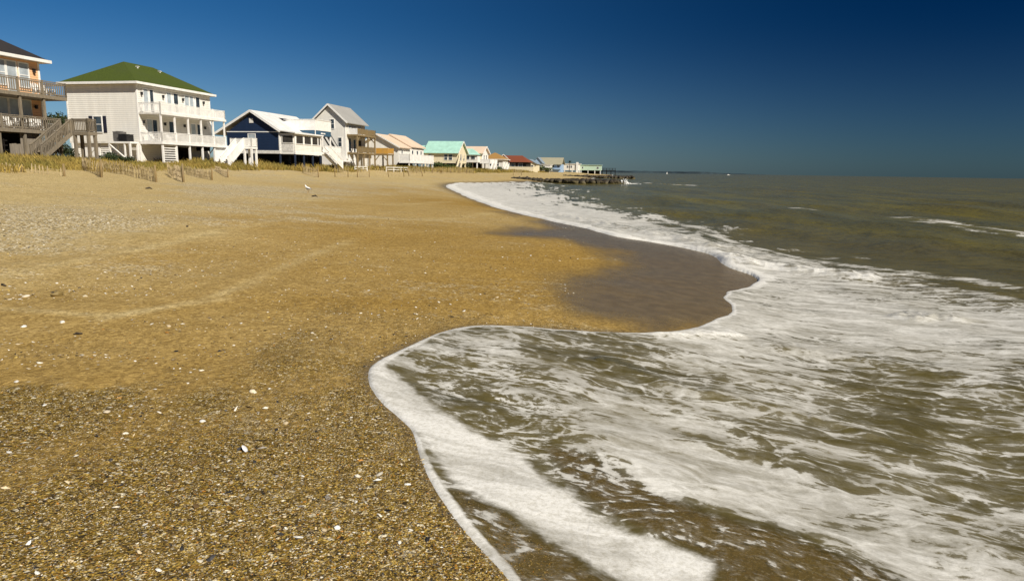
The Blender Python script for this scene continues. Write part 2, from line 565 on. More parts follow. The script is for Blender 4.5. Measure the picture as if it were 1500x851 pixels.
SHELLY = [(0, 325, .8), (100, 318, 1), (200, 325, .75), (280, 320, .45), (60, 345, .6), (150, 360, .25), (300, 345, .15), (370, 277, .9), (300, 281, .7), (440, 300, .6), (430, 288, .6), (340, 312, .5), (250, 290, .3),
          (400, 312, .4), (200, 275, .1), (500, 300, 0), (600, 300, 0), (560, 350, 0), (100, 395, .1), (0, 405, .3), (200, 372, .2), (0, 432, .05), (100, 450, 0), (300, 400, 0), (400, 350, 0), (450, 262, .5), (520, 268, .5), (600, 266, .3),
          (250, 262, .1), (0, 285, .1), (100, 265, 0), (100, 290, .3), (300, 500, 0), (700, 300, 0), (400, 600, 0), (700, 262, .3)]
shelly = np.clip(idw(SHELLY, X, Y, 3.4) + fbm(X / 2.4, Y / .9, 5, 47, .6) * .55 - .04, 0, 1)
gravel = gravel * (1 - sstep(8.5, 12, Rr) * .9)
# low scarps where the last tides stopped
for line, hgt in (([(-20, 402), (90, 388), (180, 370), (250, 350), (400, 325), (560, 305)], 0.05),
                  ([(0, 572), (150, 566), (300, 572), (380, 555), (450, 530)], 0.035),
                  ([(100, 455), (300, 440), (420, 400)], 0.025)):
    P = smooth_line(pts(line), 6)
    dd, _ = seg_dist(P, X, Y)
    side = np.where(X < np.interp(Y, np.sort(P[:, 1]), P[np.argsort(P[:, 1]), 0]), 1, -1)
    Z = Z + hgt * np.exp(-(dd / (0.05 * Rr + .1)) ** 2) * (0.6 + fbm(X / .8, Y / .8, 3, 77))

t = NT('beach_sand')
P = t.pos()
aw, ad, ag, ah = t.attr('wet'), t.attr('dry'), t.attr('gravel'), t.attr('shelly')
fine = t.noise(P, 42, 4, 0.75)
mid = t.noise(t.mapping(P, (1, 1, 1)), 4.5, 6, 0.62)
big = t.noise(P, 0.7, 5, 0.55)
c_damp = t.mix(t.mapr(mid, .25, .75), (.32, .195, .045), (.40, .252, .064))
c_damp = t.mix(t.mapr(big, .35, .7, 0, .35), c_damp, (.285, .18, .048))
c_dry = t.mix(t.mapr(mid, .3, .7), (.50, .375, .165), (.62, .48, .24))
col = t.mix(ad, c_damp, c_dry)
# single grains and chips, three sizes
def grains(scale, sq, seedloc):
    v = t.mapping(P, (sq, 1, 1), (0, 0, .7), (seedloc, 0, 0))
    wv = t.vadd(v, t.mix(1.0, (0, 0, 0), t.noise(v, scale * .8, 2, color=True)))
    cc = t.sep(t.voro(v, scale))[0]
    return t.ramp(cc, [(0.0, (.010, .010, .010)), (.12, (.028, .025, .020)), (.24, (.10, .062, .012)), (.44, (.19, .12, .018)), (.66, (.34, .235, .045)),
                       (.80, (.27, .13, .012)), (.86, (.50, .37, .14)), (.965, (.80, .72, .54))])
g1 = grains(95, .8, 0); g2 = grains(46, .7, 3); g3 = grains(200, .9, 7)
pick = t.noise(P, 9, 3)
gm = t.mix(t.mapr(pick, .42, .58), g1, g3)
gm = t.mix(t.math('GREATER_THAN', t.noise(P, 30, 2), .56), gm, g2)
amt = t.math('ADD', ag, t.math('MULTIPLY', t.math('SUBTRACT', t.noise(P, 16, 5, .7), .5), 1.3))
gmask = t.mapr(amt, .30, .80, 0, .92)
gm = t.mix(t.mapr(ag, .45, .95), t.mix(.62, gm, col), gm)
col = t.mix(gmask, col, gm)
# pale shell hash high on the beach
sv = t.sep(t.voro(P, 34))[0]
shc = t.ramp(sv, [(0, (.10, .08, .05)), (.14, (.30, .22, .10)), (.34, (.52, .40, .20)), (.62, (.64, .53, .33)), (.86, (.84, .78, .64))], 'CONSTANT')
smask = t.mapr(t.math('ADD', ah, t.math('MULTIPLY', t.math('SUBTRACT', t.noise(P, 5, 6, .75), .5), 1.7)), .22, .80)
col = t.mix(t.math('MULTIPLY', smask, .85), col, shc)
# thin sprinkle of pale chips on bare sand
v5 = t.voro(P, 16, 'Color'); vd = t.voro(P, 16, 'Distance')
chip = t.math('MULTIPLY', t.math('GREATER_THAN', t.sep(v5)[0], .86), t.mapr(vd, .24, .16))
col = t.mix(t.math('MULTIPLY', chip, .7), col, t.mix(t.sep(v5)[1], (.12, .07, .03), (.75, .66, .48)))
speck = t.sep(t.voro(P, 30))[1]; speck2 = t.sep(t.voro(P, 75))[2]
col = t.mix(t.mapr(fine, .25, .75, .0, .5), col, t.mix(.5, col, (.10, .06, .02)))
col = t.mix(1.0, col, t.mix(speck, (.72, .70, .66), (1.22, 1.24, 1.26)), 'MULTIPLY')
col = t.mix(1.0, col, t.mix(speck2, (.80, .79, .76), (1.16, 1.17, 1.18)), 'MULTIPLY')
wetc = t.mix(t.mapr(mid, .3, .7), (.132, .092, .038), (.178, .126, .056))
wetc = t.mix(t.math('MULTIPLY', gmask, .55), wetc, t.mix(.5, wetc, gm))
wmask = t.mapr(t.math('ADD', aw, t.math('MULTIPLY', t.math('SUBTRACT', t.noise(P, 22, 5, .75), .5), .7)), .08, .92)
col = t.mix(wmask, col, wetc)
hgt = t.math('ADD', t.math('MULTIPLY', fine, .35), t.math('ADD', t.math('MULTIPLY', mid, .9), t.math('MULTIPLY', t.voro(P, 70, 'Distance'), t.math('MULTIPLY', gmask, .6))))
hgt = t.math('MULTIPLY', hgt, t.math('SUBTRACT', 1.0, t.math('MULTIPLY', wmask, .86)))
upb = t.bump(t.noise(t.mapping(P, (1, .8, 1)), 1.9, 7, .66), t.math('MULTIPLY', ad, .9), .11)
rough = t.mapr(wmask, 0, 1, .92, .26)
MAT_SAND = t.done(t.bsdf(col, rough, t.mapr(wmask, 0, 1, .12, .26), 0, t.bump(hgt, .75, .03, upb)))
beach = np_mesh('beach', np.stack([X, Y, Z], 1), F, MAT_SAND, True, {'wet': wet, 'dry': dry, 'gravel': gravel, 'shelly': shelly})
tag(beach, kind='structure')

# ---- the water: one sheet, running up the sand as a thin film and deepening out to sea
angs = np.concatenate([np.radians(np.arange(-46, -14, 0.35)), np.radians(np.arange(-14, 46, 0.085)), np.radians(np.arange(46, 181, 2.5))])
rads = ring_radii(0.00125, 75, 0.02, 13000)
X, Y, F = polar_grid(angs, rads)
d = edge_dist(X, Y)
keep = d > np.minimum(-0.25, -0.02 * np.hypot(X, Y))
fk = keep[F].any(1)
F = F[fk]
used = np.unique(F)
remap = np.full(len(X), -1); remap[used] = np.arange(len(used))
F = remap[F]; X = X[used]; Y = Y[used]; d = d[used]
R = np.hypot(X, Y)
d = d + fbm(X / .25, Y / .25, 4, 51) * 0.010 * np.minimum(R / 5, 6) + fbm(X / 1.1, Y / 1.1, 3, 52) * 0.035 * np.minimum(R / 5, 6)
h = terrain(X, Y)
tt = shore(Y) - X
sc = np.clip(R / 6, .8, 8)
lip = idw([(545, 545, .022), (620, 690, .012), (720, 820, .01), (600, 500, .025), (700, 480, .03), (850, 485, .025), (1000, 485, .03), (1065, 445, .02),
           (1110, 404, .05), (1040, 374, .06), (1000, 362, .06), (900, 345, .07), (800, 322, .09), (680, 287, .12), (1300, 700, .02)], X, Y)
film = np.where(d < 0, d * 0.5, lip * (1 - np.exp(-np.maximum(d, 0) / (.025 * sc))) * (0.55 + 0.45 * np.exp(-np.maximum(d, 0) / (.35 * sc))))
# wind sea and swell, crests along the shore
sea = np.zeros_like(X)
spac = np.maximum(R * R * 0.00125 / 2.0, 0.02)
wr = np.random.default_rng(5)
for i in range(46):
    lam = 0.7 * (1.09 ** i)
    if lam > 30: lam = 12 + 10 * wr.random()
    th = math.pi + wr.normal(0, 0.55) + 0.1
    k = 2 * math.pi / lam
    amp = 0.0040 * lam ** .9 * wr.uniform(.5, 1.3)
    vis = np.exp(-(2.6 * spac * abs(math.sin(th) * 1.0) / lam + 2.0 * spac * (0.35) / lam) ** 2)
    ph = k * (X * math.cos(th) + Y * math.sin(th)) + wr.uniform(0, 6.28)
    sea += amp * vis * (np.sin(ph) + 0.25 * np.sin(2 * ph + 1.5))
depthf = sstep(0.5, -7, tt)
sea = sea * (0.10 + 0.90 * depthf)
zw = np.where(d < 0, h + film, 0)
wl_ = h + film
k_ = 0.05
zin = np.where(wl_ > sea + 4 * k_, wl_, np.where(sea > wl_ + 4 * k_, sea, np.maximum(wl_, sea) + k_ * np.log1p(np.exp(-np.abs(wl_ - sea) / k_))))
zw = np.where(d < 0, zw, np.where(R > 500, sea, zin))

# broken crests
def ridge(px, hgt, wfront, wback, lump, seed, flat=None, arr=None):
    Pl = smooth_line(pts(px, flat), 6)
    dd, par = seg_dist(Pl, X, Y)
    n = len(Pl) - 1
    i0 = np.clip(par.astype(int), 0, n - 1)
    tx = Pl[i0 + 1, 0] - Pl[i0, 0]; ty = Pl[i0 + 1, 1] - Pl[i0, 1]
    side = (X - Pl[i0, 0]) * ty - (Y - Pl[i0, 1]) * tx          # >0 right of the travel direction
    w = np.where(side > 0, wfront, wback)
    taper = sstep(0, .12 * n, par) * sstep(n, .8 * n, par)
    g = np.exp(-(dd / w) ** 2) * taper
    return hgt * g * (1 + lump * fbm(X / (wfront * .6 + .02), Y / (wfront * .6 + .02), 4, seed)), g
r1, g1_ = ridge([(1040, 372), (1065, 382), (1100, 391), (1150, 396), (1200, 402), (1260, 408), (1330, 420)], .085, .40, 1.0, .9, 61)
r2, g2_ = ridge([(770, 308), (850, 325), (950, 345), (1030, 362), (1080, 380)], .10, .45, 1.0, .9, 62)
r3, g3_ = ridge([(860, 526), (900, 540), (945, 556), (995, 573), (1060, 592)], .030, .05, .16, .25, 63)
r4, g4_ = ridge([(1015, 576), (1080, 592), (1150, 610), (1240, 632), (1340, 656)], .028, .07, .22, .25, 64)
r5, g5_ = ridge([(940, 492), (1000, 494), (1060, 494), (1100, 496)], .03, .10, .3, .35, 65)
r6, g6_ = ridge([(1300, 462), (1340, 470), (1370, 466), (1420, 476)], .06, .12, .3, .5, 66)
r7, g7_ = ridge([(1100, 510), (1200, 520), (1330, 540), (1450, 565), (1550, 590)], .03, .12, .4, .3, 67)
zw = zw + np.where(d > 0, (r1 + r2 + r3 + r4 + r5 + r6 + r7) * sstep(0, .15, d), 0)
near_sw = np.exp(-(R / 9) ** 2) * sstep(.05, .6, d)
ca, sa = math.cos(math.radians(15)), math.sin(math.radians(15))
U = X * ca - Y * sa; W = X * sa + Y * ca
zw = zw + near_sw * (fbm(U / .9, W / .32, 3, 71) * .018)
zw = zw + np.where(d > 0, sstep(9, 20, R) * sstep(80, 40, R) * sstep(6, 1, d) * fbm(X / .7, Y / .9, 3, 73) * .06 * sstep(0, .5, d), 0)

# ---- how foam lies on it
OUT_PX = [(1700, 470), (1500, 436), (1400, 413), (1330, 400), (1260, 388), (1200, 375), (1120, 359), (1070, 346), (1040, 333), (985, 323),
          (950, 314), (880, 302), (838, 291), (828, 283), (800, 273), (770, 268), (755, 266)]
FP = np.vstack([smooth_line(pts(OUT_PX, 0.0), 4), [(-2, 116), (-40, 120), (-40, 1), (8, 0.2), (9, 3)]])
fd, _ = seg_dist(np.vstack([FP, FP[:1]]), X, Y)
fd = np.where(inside(FP, X, Y), fd, -fd)
fd = fd + fbm(X / .6, Y / 1.5, 5, 81, .65) * 0.10 * R
pm = sstep(-.05, .07, fd / R)
dens = idw([(600, 520, .62), (650, 560, .50), (700, 600, .46), (720, 515, .62), (800, 520, .48), (800, 590, .60), (900, 520, .53), (950, 560, .58), (900, 630, .72),
            (960, 690, .74), (850, 650, .50), (1000, 620, .64), (1060, 560, .60), (1050, 505, .74), (1100, 465, .80), (1200, 450, .86), (1300, 480, .84), (1150, 525, .70),
            (1250, 565, .54), (1350, 565, .53), (1450, 600, .49), (1350, 640, .44), (1300, 600, .50), (1200, 625, .54), (1150, 665, .56), (1250, 700, .52),
            (1400, 700, .48), (1450, 770, .58), (1300, 800, .80), (1200, 745, .76), (1100, 720, .80), (1420, 840, .66), (1480, 660, .47), (1480, 540, .60),
            (1000, 745, .40), (1050, 790, .30), (1150, 815, .28), (1100, 850, .26), (1400, 480, .82), (1480, 480, .78),
            (1150, 382, .66), (1150, 372, .62), (1250, 392, .66), (1350, 408, .64), (1450, 428, .64), (1250, 402, .56), (1350, 420, .54), (1450, 440, .54), (1300, 438, .66), (1420, 458, .70), (1100, 370, .72), (1040, 350, .70), (1000, 345, .78),
            (950, 335, .56), (940, 350, .95), (880, 325, .76), (850, 310, .82), (900, 306, .6), (800, 312, 1.0), (800, 290, .95), (760, 300, 1.0), (740, 280, 1.0),
            (700, 285, .98), (700, 272, .9), (820, 286, .6), (770, 275, .7), (1120, 400, .85), (1180, 404, .78), (1120, 440, .70), (1180, 432, .72)], X, Y, 4.0)
dens = (.5 + (dens - (.57 - .11 * sstep(18, 32, R))) * 1.0) * pm
def poly_mask(px, soft, wob=0.04):
    Pp = pts(px)
    dd, _ = seg_dist(np.vstack([Pp, Pp[:1]]), X, Y)
    s_ = np.where(inside(Pp, X, Y), dd, -dd) + fbm(X / .22, Y / .22, 4, 91) * wob
    return sstep(-soft, soft, s_)
band = poly_mask([(538, 545), (560, 533), (600, 562), (640, 602), (700, 637), (760, 668), (820, 712), (870, 755), (960, 792), (1030, 822), (1045, 880), (950, 868), (880, 836),
                  (800, 792), (730, 746), (664, 700), (632, 660), (604, 641), (575, 610), (548, 580)], .13, .08)
band2 = poly_mask([(900, 660), (1000, 700), (1150, 752), (1250, 790), (1380, 851), (1500, 930), (1480, 1000), (1380, 900), (1330, 852), (1200, 792), (1080, 752), (960, 722)], .10, .10)
clear = np.maximum(poly_mask([(645, 672), (680, 692), (740, 742), (830, 802), (900, 842), (960, 872), (900, 1000), (780, 900), (742, 840), (702, 782), (668, 727)], .06),
                   poly_mask([(800, 655), (850, 662), (900, 692), (960, 722), (1040, 752), (1130, 777), (1200, 803), (1280, 835), (1340, 865), (1300, 1000), (1050, 1000), (1046, 870),
                              (1028, 818), (960, 788), (880, 752), (830, 712)], .09))
clear = clear * (1 - band)
mott = poly_mask([(600, 530), (680, 505), (780, 540), (860, 620), (830, 690), (760, 660), (690, 630), (640, 600)], .15)
ew = idw([(545, 545, .10), (620, 690, .055), (720, 820, .05), (600, 500, .11), (700, 480, .13), (850, 485, .08), (1000, 485, .12), (1065, 445, .08),
          (1110, 404, .35), (1000, 362, .45), (900, 345, .5), (800, 322, .7), (680, 287, 1.4)], X, Y)
edgeband = sstep(ew * 1.5, ew * .3, d + fbm(X / .3, Y / .3, 4, 95) * ew * .7) * (d > -.3)
solid = np.maximum(band * .96, edgeband * .98)
solid = np.maximum(solid, np.clip(g1_ * 1.1 * (0.60 + fbm(X / .4, Y / .4, 4, 97, .65) * 1.6), 0, 1) * .9)
solid = np.maximum(solid, np.clip(g5_ * .9, 0, .8))
dens = np.maximum(dens * (1 - clear * .75) + clear * .27, band2 * .86)
# crest lines far out
def line_mask(px, w, strength, seed, flat=0.0, gap=1.0):
    Pl = smooth_line(pts(px, flat), 5)
    dd, par = seg_dist(Pl, X, Y)
    n = len(Pl) - 1
    g = np.exp(-(dd / w) ** 2) * sstep(0, .06 * n, par) * sstep(n, .94 * n, par)
    return strength * g * np.clip(.7 + gap * fbm(par * .9 + seed, par * 0, 3, seed), 0, 1)
caps = np.zeros_like(X)
for px, w, s_, sd_ in (([(1140, 302), (1200, 308), (1260, 314), (1330, 321), (1400, 332), (1470, 344), (1540, 356)], .60, .78, 3),
                       ([(1320, 331), (1400, 341), (1440, 347), (1500, 352), (1560, 357)], .5, .72, 9),
                       ([(1070, 307), (1110, 307), (1160, 305)], .5, .45, 15),
                       ([(1180, 381), (1230, 372), (1280, 378)], .35, .5, 33),
                       ([(908, 267), (940, 268.5), (1000, 271), (1062, 271)], 1.0, .85, 19),
                       ([(1000, 331), (1060, 345), (1130, 364), (1200, 379), (1300, 397), (1400, 412), (1500, 434), (1600, 455)], .32, .80, 41),
                       ([(1120, 378), (1180, 392), (1300, 413), (1400, 428), (1500, 449), (1600, 470)], .28, .74, 43),
                       ([(860, 298), (950, 317), (1040, 336)], .5, .7, 45),
                       ([(1048, 271.6), (1058, 271.6), (1066, 272)], 1.2, .9, 21)):
    caps = np.maximum(caps, line_mask(px, w, s_, sd_))
dens = np.maximum(dens, caps)
shal = sstep(-14, 2, tt) * sstep(60, 18, R)

t = NT('sea_water')
P = t.pos()
af, aso, ac, am, ash = (t.attr(k) for k in ('foam', 'solid', 'clear', 'mott', 'shallow'))
rotv = t.mapping(P, (1, 1, 1), (0, 0, math.radians(15)))
wrp = t.vadd(t.noise(rotv, 1.1, 3, color=True), (-.5, -.5, -.5))
wsc = t.n.new('ShaderNodeVectorMath'); wsc.operation = 'SCALE'; t.l.new(wrp, wsc.inputs[0]); wsc.inputs['Scale'].default_value = .55
wv = t.vadd(rotv, wsc.outputs[0])
stv = t.mapping(wv, (.36, 1.0, 1.0))
n_big = t.noise(stv, 2.3, 9, .62)
n_lace = t.noise(t.mapping(wv, (.38, 1, 1)), 6.2, 8, .64)
n_fine = t.noise(t.mapping(wv, (.55, 1, 1)), 17, 6, .66)
vein = t.voro(t.mapping(wv, (.42, 1, 1)), 4.6, 'Distance', 'DISTANCE_TO_EDGE')
n_mix = t.math('ADD', t.math('ADD', t.math('MULTIPLY', n_big, .34), t.math('MULTIPLY', n_lace, .42)), t.math('MULTIPLY', n_fine, .24))
n_mot = t.math('ADD', t.math('MULTIPLY', n_fine, .6), t.math('MULTIPLY', n_lace, .4))
fsel = t.math('MAXIMUM', am, ac)
nn = t.math('ADD', n_mix, t.math('MULTIPLY', fsel, t.math('SUBTRACT', n_mot, n_mix)))
val = t.math('MULTIPLY', t.math('SUBTRACT', nn, .5), 7.0)
lv = t.math('ADD', val, t.math('MULTIPLY', t.math('SUBTRACT', af, .5), 2.7))
# thin bubbly threads that bridge the open patches
lv = t.math('ADD', lv, t.math('MULTIPLY', t.mapr(vein, .07, .0), t.math('MULTIPLY', af, .85)))
f1 = t.mapr(lv, -.12, .22)
film_f = t.mapr(lv, -.7, .4, 0, .20)
wisp = t.noise(t.mapping(wv, (.16, 1, 1)), 5.0, 8, .68)
thick = t.math('ADD', t.math('MULTIPLY', t.mapr(lv, -.1, 1.5), .35), t.math('ADD', t.mapr(wisp, .34, .62, .36, .80), t.math('MULTIPLY', t.math('SUBTRACT', 1.0, ash), .18)))
fm = t.math('MAXIMUM', t.math('MULTIPLY', f1, t.math('MULTIPLY', thick, t.mapr(n_fine, .25, .7, .78, 1.06))), t.math('MULTIPLY', film_f, t.mapr(af, .15, .35)))
sol = t.mapr(t.math('ADD', aso, t.math('MULTIPLY', t.math('SUBTRACT', t.math('ADD', t.math('MULTIPLY', n_fine, .6), t.math('MULTIPLY', n_lace, .4)), .5), 1.5)), .18, .78)
fm = t.math('MAXIMUM', fm, t.math('MULTIPLY', sol, t.math('MINIMUM', t.math('ADD', thick, .22), 1.0)), clamp=True)
# water body: turbid and patchy
patch = t.noise(t.mapping(P, (.35, .12, .3)), .6, 5, .6)
streak = t.noise(t.mapping(P, (.30, .07, 1), (0, 0, .15)), 1.0, 7, .68)
deep = t.mix(t.mapr(streak, .36, .66), (.088, .078, .024), (.155, .124, .014))
deep = t.mix(t.mapr(patch, .35, .7, 0, .6), deep, (.095, .086, .046))
shl = t.mix(t.mapr(n_big, .3, .7), (.080, .066, .026), (.125, .10, .036))
wc = t.mix(ash, deep, shl)
rip = t.math('ADD', t.math('MULTIPLY', t.noise(t.mapping(P, (1, .7, 1), (0, 0, .2)), 2.2, 6, .6), 1.0), t.math('MULTIPLY', t.noise(t.mapping(P, (1.0, .35, 1)), .45, 4, .55), 3.2))
nb = t.bump(rip, .7, t.mapr(ash, 0, 1, .20, .05))
wat = t.bsdf(wc, .16, .022, 0, nb)
tr = t.n.new('ShaderNodeBsdfTransparent'); tr.inputs[0].default_value = (.92, .88, .80, 1)
thin = t.mixsh(.66, wat, tr.outputs[0])
wat2 = t.mixsh(t.math('MULTIPLY', ac, 1.0), wat, thin)
bub = t.noise(P, 38, 5, .7)
soft = t.noise(t.mapping(wv, (.5, 1, 1)), 3.0, 5, .55)
fc = t.mix(t.mapr(soft, .3, .72), (.50, .48, .43), (.74, .72, .665))
fc = t.mix(t.math('MULTIPLY', t.mapr(bub, .62, .38), .30), fc, (.44, .42, .36))
fc = t.mix(t.math('MULTIPLY', sol, .8), fc, t.mix(t.mapr(bub, .3, .6), (.58, .555, .49), (.80, .78, .73)))
fb = t.bump(t.math('ADD', t.math('MULTIPLY', bub, .4), t.math('ADD', t.math('MULTIPLY', n_fine, .6), t.math('MULTIPLY', soft, 1.5))), .45, .014)
foam = t.bsdf(fc, .75, .25, 0, fb)
MAT_SEA = t.done(t.mixsh(fm, wat2, foam))
seao = np_mesh('sea', np.stack([X, Y, zw], 1), F, MAT_SEA, True, {'foam': np.clip(dens, 0, 1), 'solid': np.clip(solid, 0, 1), 'clear': np.clip(clear, 0, 1), 'mott': mott, 'shallow': shal})
tag(seao, kind='structure')

# ---- low coast along the horizon
mb = MB()
xs = np.linspace(640, 2150, 60)
V = []; Fc = []
for i, x in enumerate(xs):
    y = 6000 + 120 * math.sin(i * .3)
    hh = (15 + 7 * (vnoise(np.array([i * .9]), np.array([0.]), 5)[0])) * min(1, (60 - i) / 22) + 1.0
    V += [(x, y, -1), (x, y + 30, hh), (x, y + 300, hh * 1.1), (x, y + 500, -1)]
for i in range(len(xs) - 1):
    for k in range(3):
        a = i * 4 + k
        Fc.append((a, a + 4, a + 5, a + 1))
far = link_mesh('far_coast', V, Fc, plain('far_coast_woods', (.022, .040, .050), .9, .2, .01), None, True)
tag(far, kind='structure')

# ================================================================== MATERIALS OF THE HOUSES
M = {}
M['white_side'] = siding('white_lap_siding', (.84, .81, .74), .2)
M['white'] = plain('white_paint', (.86, .84, .80), .5, .06, 2.0)
M['white_worn'] = plain('weathered_white_paint', (.74, .71, .65), .6, .12, 3.0)
M['green_roof'] = shingle('green_shingles', (.060, .083, .011))
M['dark_roof'] = shingle('charcoal_shingles', (.030, .026, .026))
M['peach'] = siding('peach_siding', (.86, .50, .27), .2)
M['navy'] = siding('navy_siding', (.010, .024, .062), .22)
M['blue_trim'] = plain('slate_blue_paint', (.045, .105, .17), .5, .08)
M['grey_wood'] = wood('grey_weathered_wood', (.23, .19, .135))
M['plank'] = wood('grey_plank_wall', (.26, .22, .17), .35, (9, 9, .4))
M['olive_wood'] = wood('brown_deck_wood', (.25, .18, .085))
M['yellow_wood'] = wood('yellow_deck_wood', (.55, .30, .055), .15)  # orange-yellow, lighter than the other deck wood
M['white_roof'] = seam_roof('white_metal_roof', (.78, .76, .72), 1)
M['grey_roof'] = shingle('grey_shingles', (.34, .33, .31), .12)
M['tan_roof'] = shingle('tan_shingles', (.70, .54, .40), .10)
M['aqua_roof'] = seam_roof('aqua_metal_roof', (.42, .69, .57), 0)
M['cream'] = siding('cream_siding', (.80, .71, .50), .22)
M['red_roof'] = shingle('red_shingles', (.21, .058, .028), .15)
M['brown_roof'] = shingle('orange_brown_shingles', (.36, .20, .06), .15)
M['beige_roof'] = shingle('beige_shingles', (.36, .33, .23), .10)
M['bluegrey_roof'] = shingle('bluegrey_shingles', (.23, .28, .33), .12)
M['palegreen'] = siding('pale_green_siding', (.52, .68, .54), .25)
M['paleblue'] = siding('pale_blue_siding', (.36, .50, .70), .25)
M['glass'] = glass('window_glass')
M['blind'] = plain('window_with_pale_blind', (.42, .47, .50), .25, .1, 2.0, .6)
M['dark'] = plain('dark_boards_and_shade', (.020, .017, .015), .9, .3, 2.0, .1)  # near-black: shade under houses put into colour; real dark timber too
M['pile'] = plain('dark_blue_piling', (.020, .030, .055), .7, .2)
M['black'] = plain('black_metal', (.02, .02, .022), .5, .2)
M['shutter'] = plain('navy_shutter', (.016, .017, .035), .5, .1)
M['acgrey'] = plain('grey_metal_casing', (.16, .15, .14), .5, .15)
M['screen'] = plain('dark_insect_screen', (.045, .040, .034), .7, .25, 1.5)
M['picket'] = wood('fence_slat_wood', (.46, .36, .21), .35)
M['post'] = wood('fence_post_wood', (.26, .18, .075), .3)

# ================================================================== HOUSE HELPERS
ROW = math.radians(-12)          # the row of houses runs 12 degrees to the right of the view
def fb(mb, face, pl, a0, a1, z0, z1, d0, d1):
    if face == 'S': mb.box(pl + d0, pl + d1, a0, a1, z0, z1)
    else: mb.box(a0, a1, pl - d1, pl - d0, z0, z1)

def window(par, face, pl, a, w, z0, z1, frame=None, pane=None, bars=1, name='window'):
    frame = frame or M['white']; pane = pane or M['glass']
    a0, a1 = a - w / 2, a + w / 2
    f = MB(); b = .09
    fb(f, face, pl, a0 - b, a0, z0 - b, z1 + b, -.01, .06); fb(f, face, pl, a1, a1 + b, z0 - b, z1 + b, -.01, .06)
    fb(f, face, pl, a0, a1, z1, z1 + b, -.01, .06); fb(f, face, pl, a0, a1, z0 - b, z0, -.01, .08)
    for k in range(bars):
        zz = z0 + (z1 - z0) * (k + 1) / (bars + 1)
        fb(f, face, pl, a0, a1, zz - .03, zz + .03, .0, .05)
    o = f.build(name, frame, par)
    p = MB(); fb(p, face, pl, a0 + .002, a1 - .002, z0 + .002, z1 - .002, -.008, .022)
    p.build('pane', pane, o)
    return o

def lamp(par, face, pl, a, z):
    l = MB(); fb(l, face, pl, a - .05, a + .05, z - .08, z + .08, 0, .08)
    fb(l, face, pl, a - .08, a + .08, z - .15, z + .12, .08, .22); fb(l, face, pl, a - .11, a + .11, z + .12, z + .16, .05, .26)
    l.build('wall_lamp', M['black'], par)

def railing(par, P, mat, h=1.0, step=.14, bal=.045, name='railing', post_every=2.1, postw=.11, solid=False, capw=.12):
    """P: list of points along the floor edge"""
    m = MB()
    for p, q in zip(P[:-1], P[1:]):
        p, q = Vector(p), Vector(q)
        L = (q - p).length; d = (q - p) / L
        U = Vector((0, 0, 1))
        m.bar(p + U * (h - .03), q + U * (h - .03), capw, .06)
        m.bar(p + U * (h - .15), q + U * (h - .15), .05, .09)
        m.bar(p + U * .10, q + U * .10, .05, .09)
        if solid:
            m.bar(p + U * (h * .5), q + U * (h * .5), .035, h - .22)
        else:
            n = max(2, int(L / step))
            for k in range(1, n):
                c = p + d * (L * k / n)
                m.box(c.x - bal / 2, c.x + bal / 2, c.y - bal / 2, c.y + bal / 2, c.z + .06, c.z + h - .10)
        n = max(1, int(round(L / post_every)))
        for k in range(n + 1):
            c = p + d * (L * k / n)
            m.box(c.x - postw / 2, c.x + postw / 2, c.y - postw / 2, c.y + postw / 2, c.z - .02, c.z + h + .03)
    return m.build(name, mat, par)

def post(par, x, y, z0, z1, mat, w=.16, name='post'):
    return MB().box(x - w / 2, x + w / 2, y - w / 2, y + w / 2, z0, z1).build(name, mat, par)

def stairs(par, x0, x1, y_top, z_top, y_bot, z_bot, mat, treadmat=None, rails=True, solid=False, name='staircase', balmat=None):
    """flight running along Y; parts of the flight are sub-parts"""
    st = MB(); U = Vector((0, 0, 1))
    for x in (x0, x1):
        st.bar((x, y_top, z_top - .14), (x, y_bot, z_bot - .14), .06, .30)
    s = st.build(name, mat, par)
    n = max(4, int(abs(z_top - z_bot) / .19))
    tr = MB()
    for k in range(n):
        f = (k + .5) / n
        y = y_top + (y_bot - y_top) * f; z = z_top + (z_bot - z_top) * f
        tr.box(x0 + .035, x1 - .035, y - .15, y + .15, z - .02, z + .025)
    tr.build('treads', treadmat or mat, s)
    if rails:
        for x in (x0, x1):
            h = MB()
            a = Vector((x, y_top, z_top)); b = Vector((x, y_bot, z_bot))
            h.bar(a + U * .98, b + U * .98, .12, .07)
            h.bar(a + U * .84, b + U * .84, .05, .09)
            if solid:
                h.bar(a + U * .46, b + U * .46, .035, .70)
            else:
                m_ = int((b - a).length / .17)
                for k in range(1, m_):
                    c = a + (b - a) * (k / m_)
                    h.box(c.x - .025, c.x + .025, c.y - .025, c.y + .025, c.z + .02, c.z + .82)
            for f in (0.02, .5, .98):
                c = a + (b - a) * f
                h.box(c.x - .06, c.x + .06, c.y - .06, c.y + .06, c.z - .3, c.z + 1.0)
            h.build('handrail', mat, s)
    return s

def hip_roof(par, x0, x1, y0, y1, zt, rx_, ry0, ry1, zr, mat, th=.16, along='Y', name='roof'):
    if along == 'Y':
        A, B = (rx_, ry0, zr), (rx_, ry1, zr)
        V = [(x0, y0, zt), (x1, y0, zt), (x1, y1, zt), (x0, y1, zt), A, B]
        F = [(0, 1, 4), (1, 2, 5, 4), (2, 3, 5), (3, 0, 4, 5), (3, 2, 1, 0)]
    else:
        A, B = (ry0, rx_, zr), (ry1, rx_, zr)
        V = [(x0, y0, zt), (x1, y0, zt), (x1, y1, zt), (x0, y1, zt), A, B]
        F = [(0, 1, 5, 4), (1, 2, 5), (2, 3, 4, 5), (3, 0, 4), (3, 2, 1, 0)]
    return link_mesh(name, V, F, mat, par)

